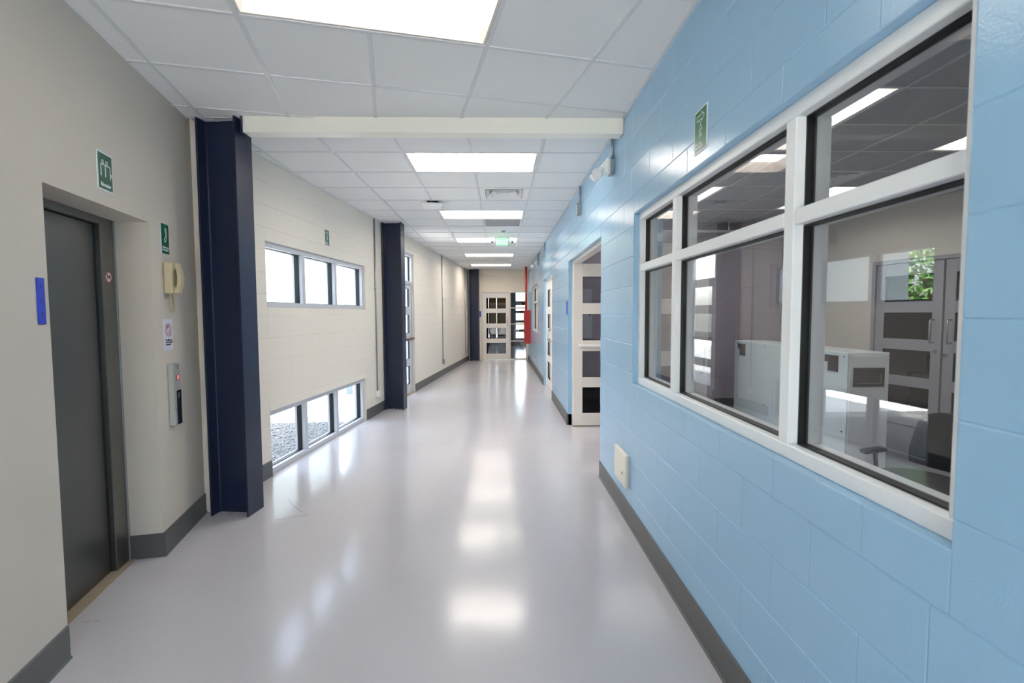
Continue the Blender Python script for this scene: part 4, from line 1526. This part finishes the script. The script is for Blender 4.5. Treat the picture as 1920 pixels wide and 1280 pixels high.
# conduit and outlet on the mauve wall, pipe under the lab ceiling
conduit(FLAB, 4.50, 0.0 + 1.2, CEIL, 'thin pale conduit on the mauve lab wall behind the white cabinet', None, 0.012, GC)
conduit(FLAB, 4.95, 1.26, CEIL, 'pale conduit with socket box in the corner of the mauve lab wall', (0.12, 0.08, 0.05, 'white'), 0.012, GC)
conduit(FLAB, 3.05, 0.2, CEIL, 'pale conduit in the middle of the mauve lab wall', None, 0.012, GC)
lp = empty('ceiling_pipe', (1.2, 7.45, 2.76), 0, 'white pipe running under the lab ceiling along the mauve wall', 'pipe')
MB().cyl((0, 0, 0), (3.8, 0, 0), 0.02, n=10).build('pipe', 'white', lp, smooth=True)
for k in range(4):
    MB().box(0.3 + k - 0.01, 0.3 + k + 0.01, -0.01, 0.01, 0.0, CEIL - 2.76).build('hanger', 'galv', lp)
# dark printer in the passage behind the lab door
pt = empty('printer_table', FLR.w(1.15, 1.25, 0), FLR.rz, 'small dark table behind the lab door panes', 'table')
MB().cbox(-0.45, 0.45, -0.3, 0.3, 0.60, 0.63, 0.004).build('tabletop', 'dark', pt)
for sx in (-1, 1):
    for sy in (-1, 1):
        MB().box(sx * 0.42 - 0.02, sx * 0.42 + 0.02, sy * 0.27 - 0.02, sy * 0.27 + 0.02, 0, 0.60).build('leg', 'dark', pt)
pr = empty('printer', FLR.w(1.15, 1.25, 0.63), FLR.rz, 'black printer on the dark table behind the lab door panes', 'printer')
MB().cbox(-0.25, 0.25, -0.2, 0.2, 0, 0.26, 0.02).build('body', 'dark', pr)
MB().cbox(-0.20, 0.20, -0.205, -0.19, 0.04, 0.12, 0.004).build('paper_slot', 'blackglass', pr)
MB().box(-0.06, 0.02, -0.2015, -0.2, 0.20, 0.212).build('badge', 'signwhite', pr)

# ------------------------------------------------------------------ outdoors
gd = MB().box(-40, -2.15, -15, 40, -0.30, -0.14).build('ground', 'gravel')
tag(gd, 'bare stony ground of the courtyard outside', 'ground', kind='structure')
gs = MB()
rnd = random.Random(3)
for k in range(16000):
    x = rnd.uniform(-6.5, -2.3)
    y = rnd.uniform(3.5, 7.45)
    if x > lx(y) - 0.22 or (x > -2.75 and y < 4.95):
        continue
    r = rnd.uniform(0.009, 0.021)
    vs = []
    for d in ((1, 0, 0), (-1, 0, 0), (0, 1, 0), (0, -1, 0), (0, 0, 1), (0, 0, -1)):
        j = rnd.uniform(0.7, 1.3)
        vs.append((x + d[0] * r * j * 1.2, y + d[1] * r * j, -0.13 + r * 0.3 + d[2] * r * j * 0.7))
    gs.add(vs, [(0, 2, 4), (2, 1, 4), (1, 3, 4), (3, 0, 4), (2, 0, 5), (1, 2, 5), (3, 1, 5), (0, 3, 5)])
go = gs.build('gravel', 'gravel')
tag(go, 'loose grey gravel outside the low window', 'gravel', kind='stuff')
pv = MB().box(-14, -1.75, 7.5, 9.6, -0.2, -0.05).build('pavement', 'concrete')
tag(pv, 'pale concrete path leading to the glazed exterior door', 'pavement', kind='structure')
kb = MB().cbox(-2.7, -2.32, 3.5, 4.9, -0.2, -0.06, 0.01).build('concrete_edge', 'sill')
tag(kb, 'tan concrete edging in the gravel below the low window', 'edging')
pvr = MB().box(-14, 14, -22, -2.42, -0.2, -0.05).build('bounce_pavement', 'concrete')  # bright paving added unseen to bounce sun through the rear glazing
tag(pvr, 'added unseen pale paving that bounces sunlight in from the rear', 'pavement', kind='structure')
pv2 = MB().box(-14, 12, 23.2, 38, -0.2, -0.06).build('pavement_end', 'concrete')
tag(pv2, 'pale paved yard outside the vestibule', 'pavement', kind='structure')
wg = MB().box(-9.0, -2.73, -2.4, 3.45, -0.2, 3.6).build('wall_wing', 'extblock')
tag(wg, 'building wing with the elevator shaft outside', 'wall', kind='structure')
FXW = Frame((0, 9.95), (1, 0))
xw = wall('wall_courtyard', FXW, -6.45, -3.45, -0.2, 4.2, [], 'mortar', 'pale concrete block wall across the courtyard', front=0.006)
blocks(xw, FXW, -6.45, -3.45, -0.15, 4.2, [], 'extblock', 0.0, dep=0.006, ch=0.008)
pl = empty('block_pillar', (-3.02, 10.1, -0.14), 0, 'pale block pillar outside beyond the strip windows', 'pillar')
MB().box(-0.09, 0.09, -0.19, 0.19, 0, 4.2).build('pillar_core', 'extblock', pl)
for k in range(20):
    MB().cbox(-0.10, 0.10, -0.2, 0.2, k * 0.205 + 0.004, (k + 1) * 0.205 - 0.004, 0.006).build('pillar_block', 'extblock', pl)

tre = empty('courtyard_tree', (-9.3, 12.6, -0.14), 0, 'leafy green tree standing beyond the courtyard wall', 'tree')
tb = MB()
tb.tube([(0, 0, 0), (0.05, 0.02, 0.8), (-0.04, 0.06, 1.6), (0.03, 0, 2.6)], 0.11, 10)
for a in range(6):
    t_ = 2 * PI * a / 6
    tb.tube([(0, 0.03, 1.4 + 0.15 * a), (0.5 * math.cos(t_), 0.5 * math.sin(t_), 2.1 + 0.1 * a), (1.1 * math.cos(t_), 1.1 * math.sin(t_), 2.6 + 0.15 * a)], 0.04, 6)
tb.build('trunk', 'bark', tre)
lv = MB()
for k in range(5200):
    u = rnd.uniform(-1, 1)
    t_ = rnd.uniform(0, 2 * PI)
    rr = rnd.uniform(0.35, 1.0) ** 0.5
    s_ = math.sqrt(1 - u * u)
    c = Vector((2.0 * rr * s_ * math.cos(t_), 2.0 * rr * s_ * math.sin(t_), 2.5 + 2.1 * rr * u))
    a = Vector((rnd.gauss(0, 1), rnd.gauss(0, 1), rnd.gauss(0, 1))).normalized()
    b_ = a.orthogonal().normalized()
    l, w = rnd.uniform(0.07, 0.14), rnd.uniform(0.03, 0.055)
    lv.add([c - a * l, c + b_ * w, c + a * l, c - b_ * w], [(0, 1, 2, 3)])
fo = lv.build('foliage', 'leaf', tre)
fo['kind'] = 'stuff'
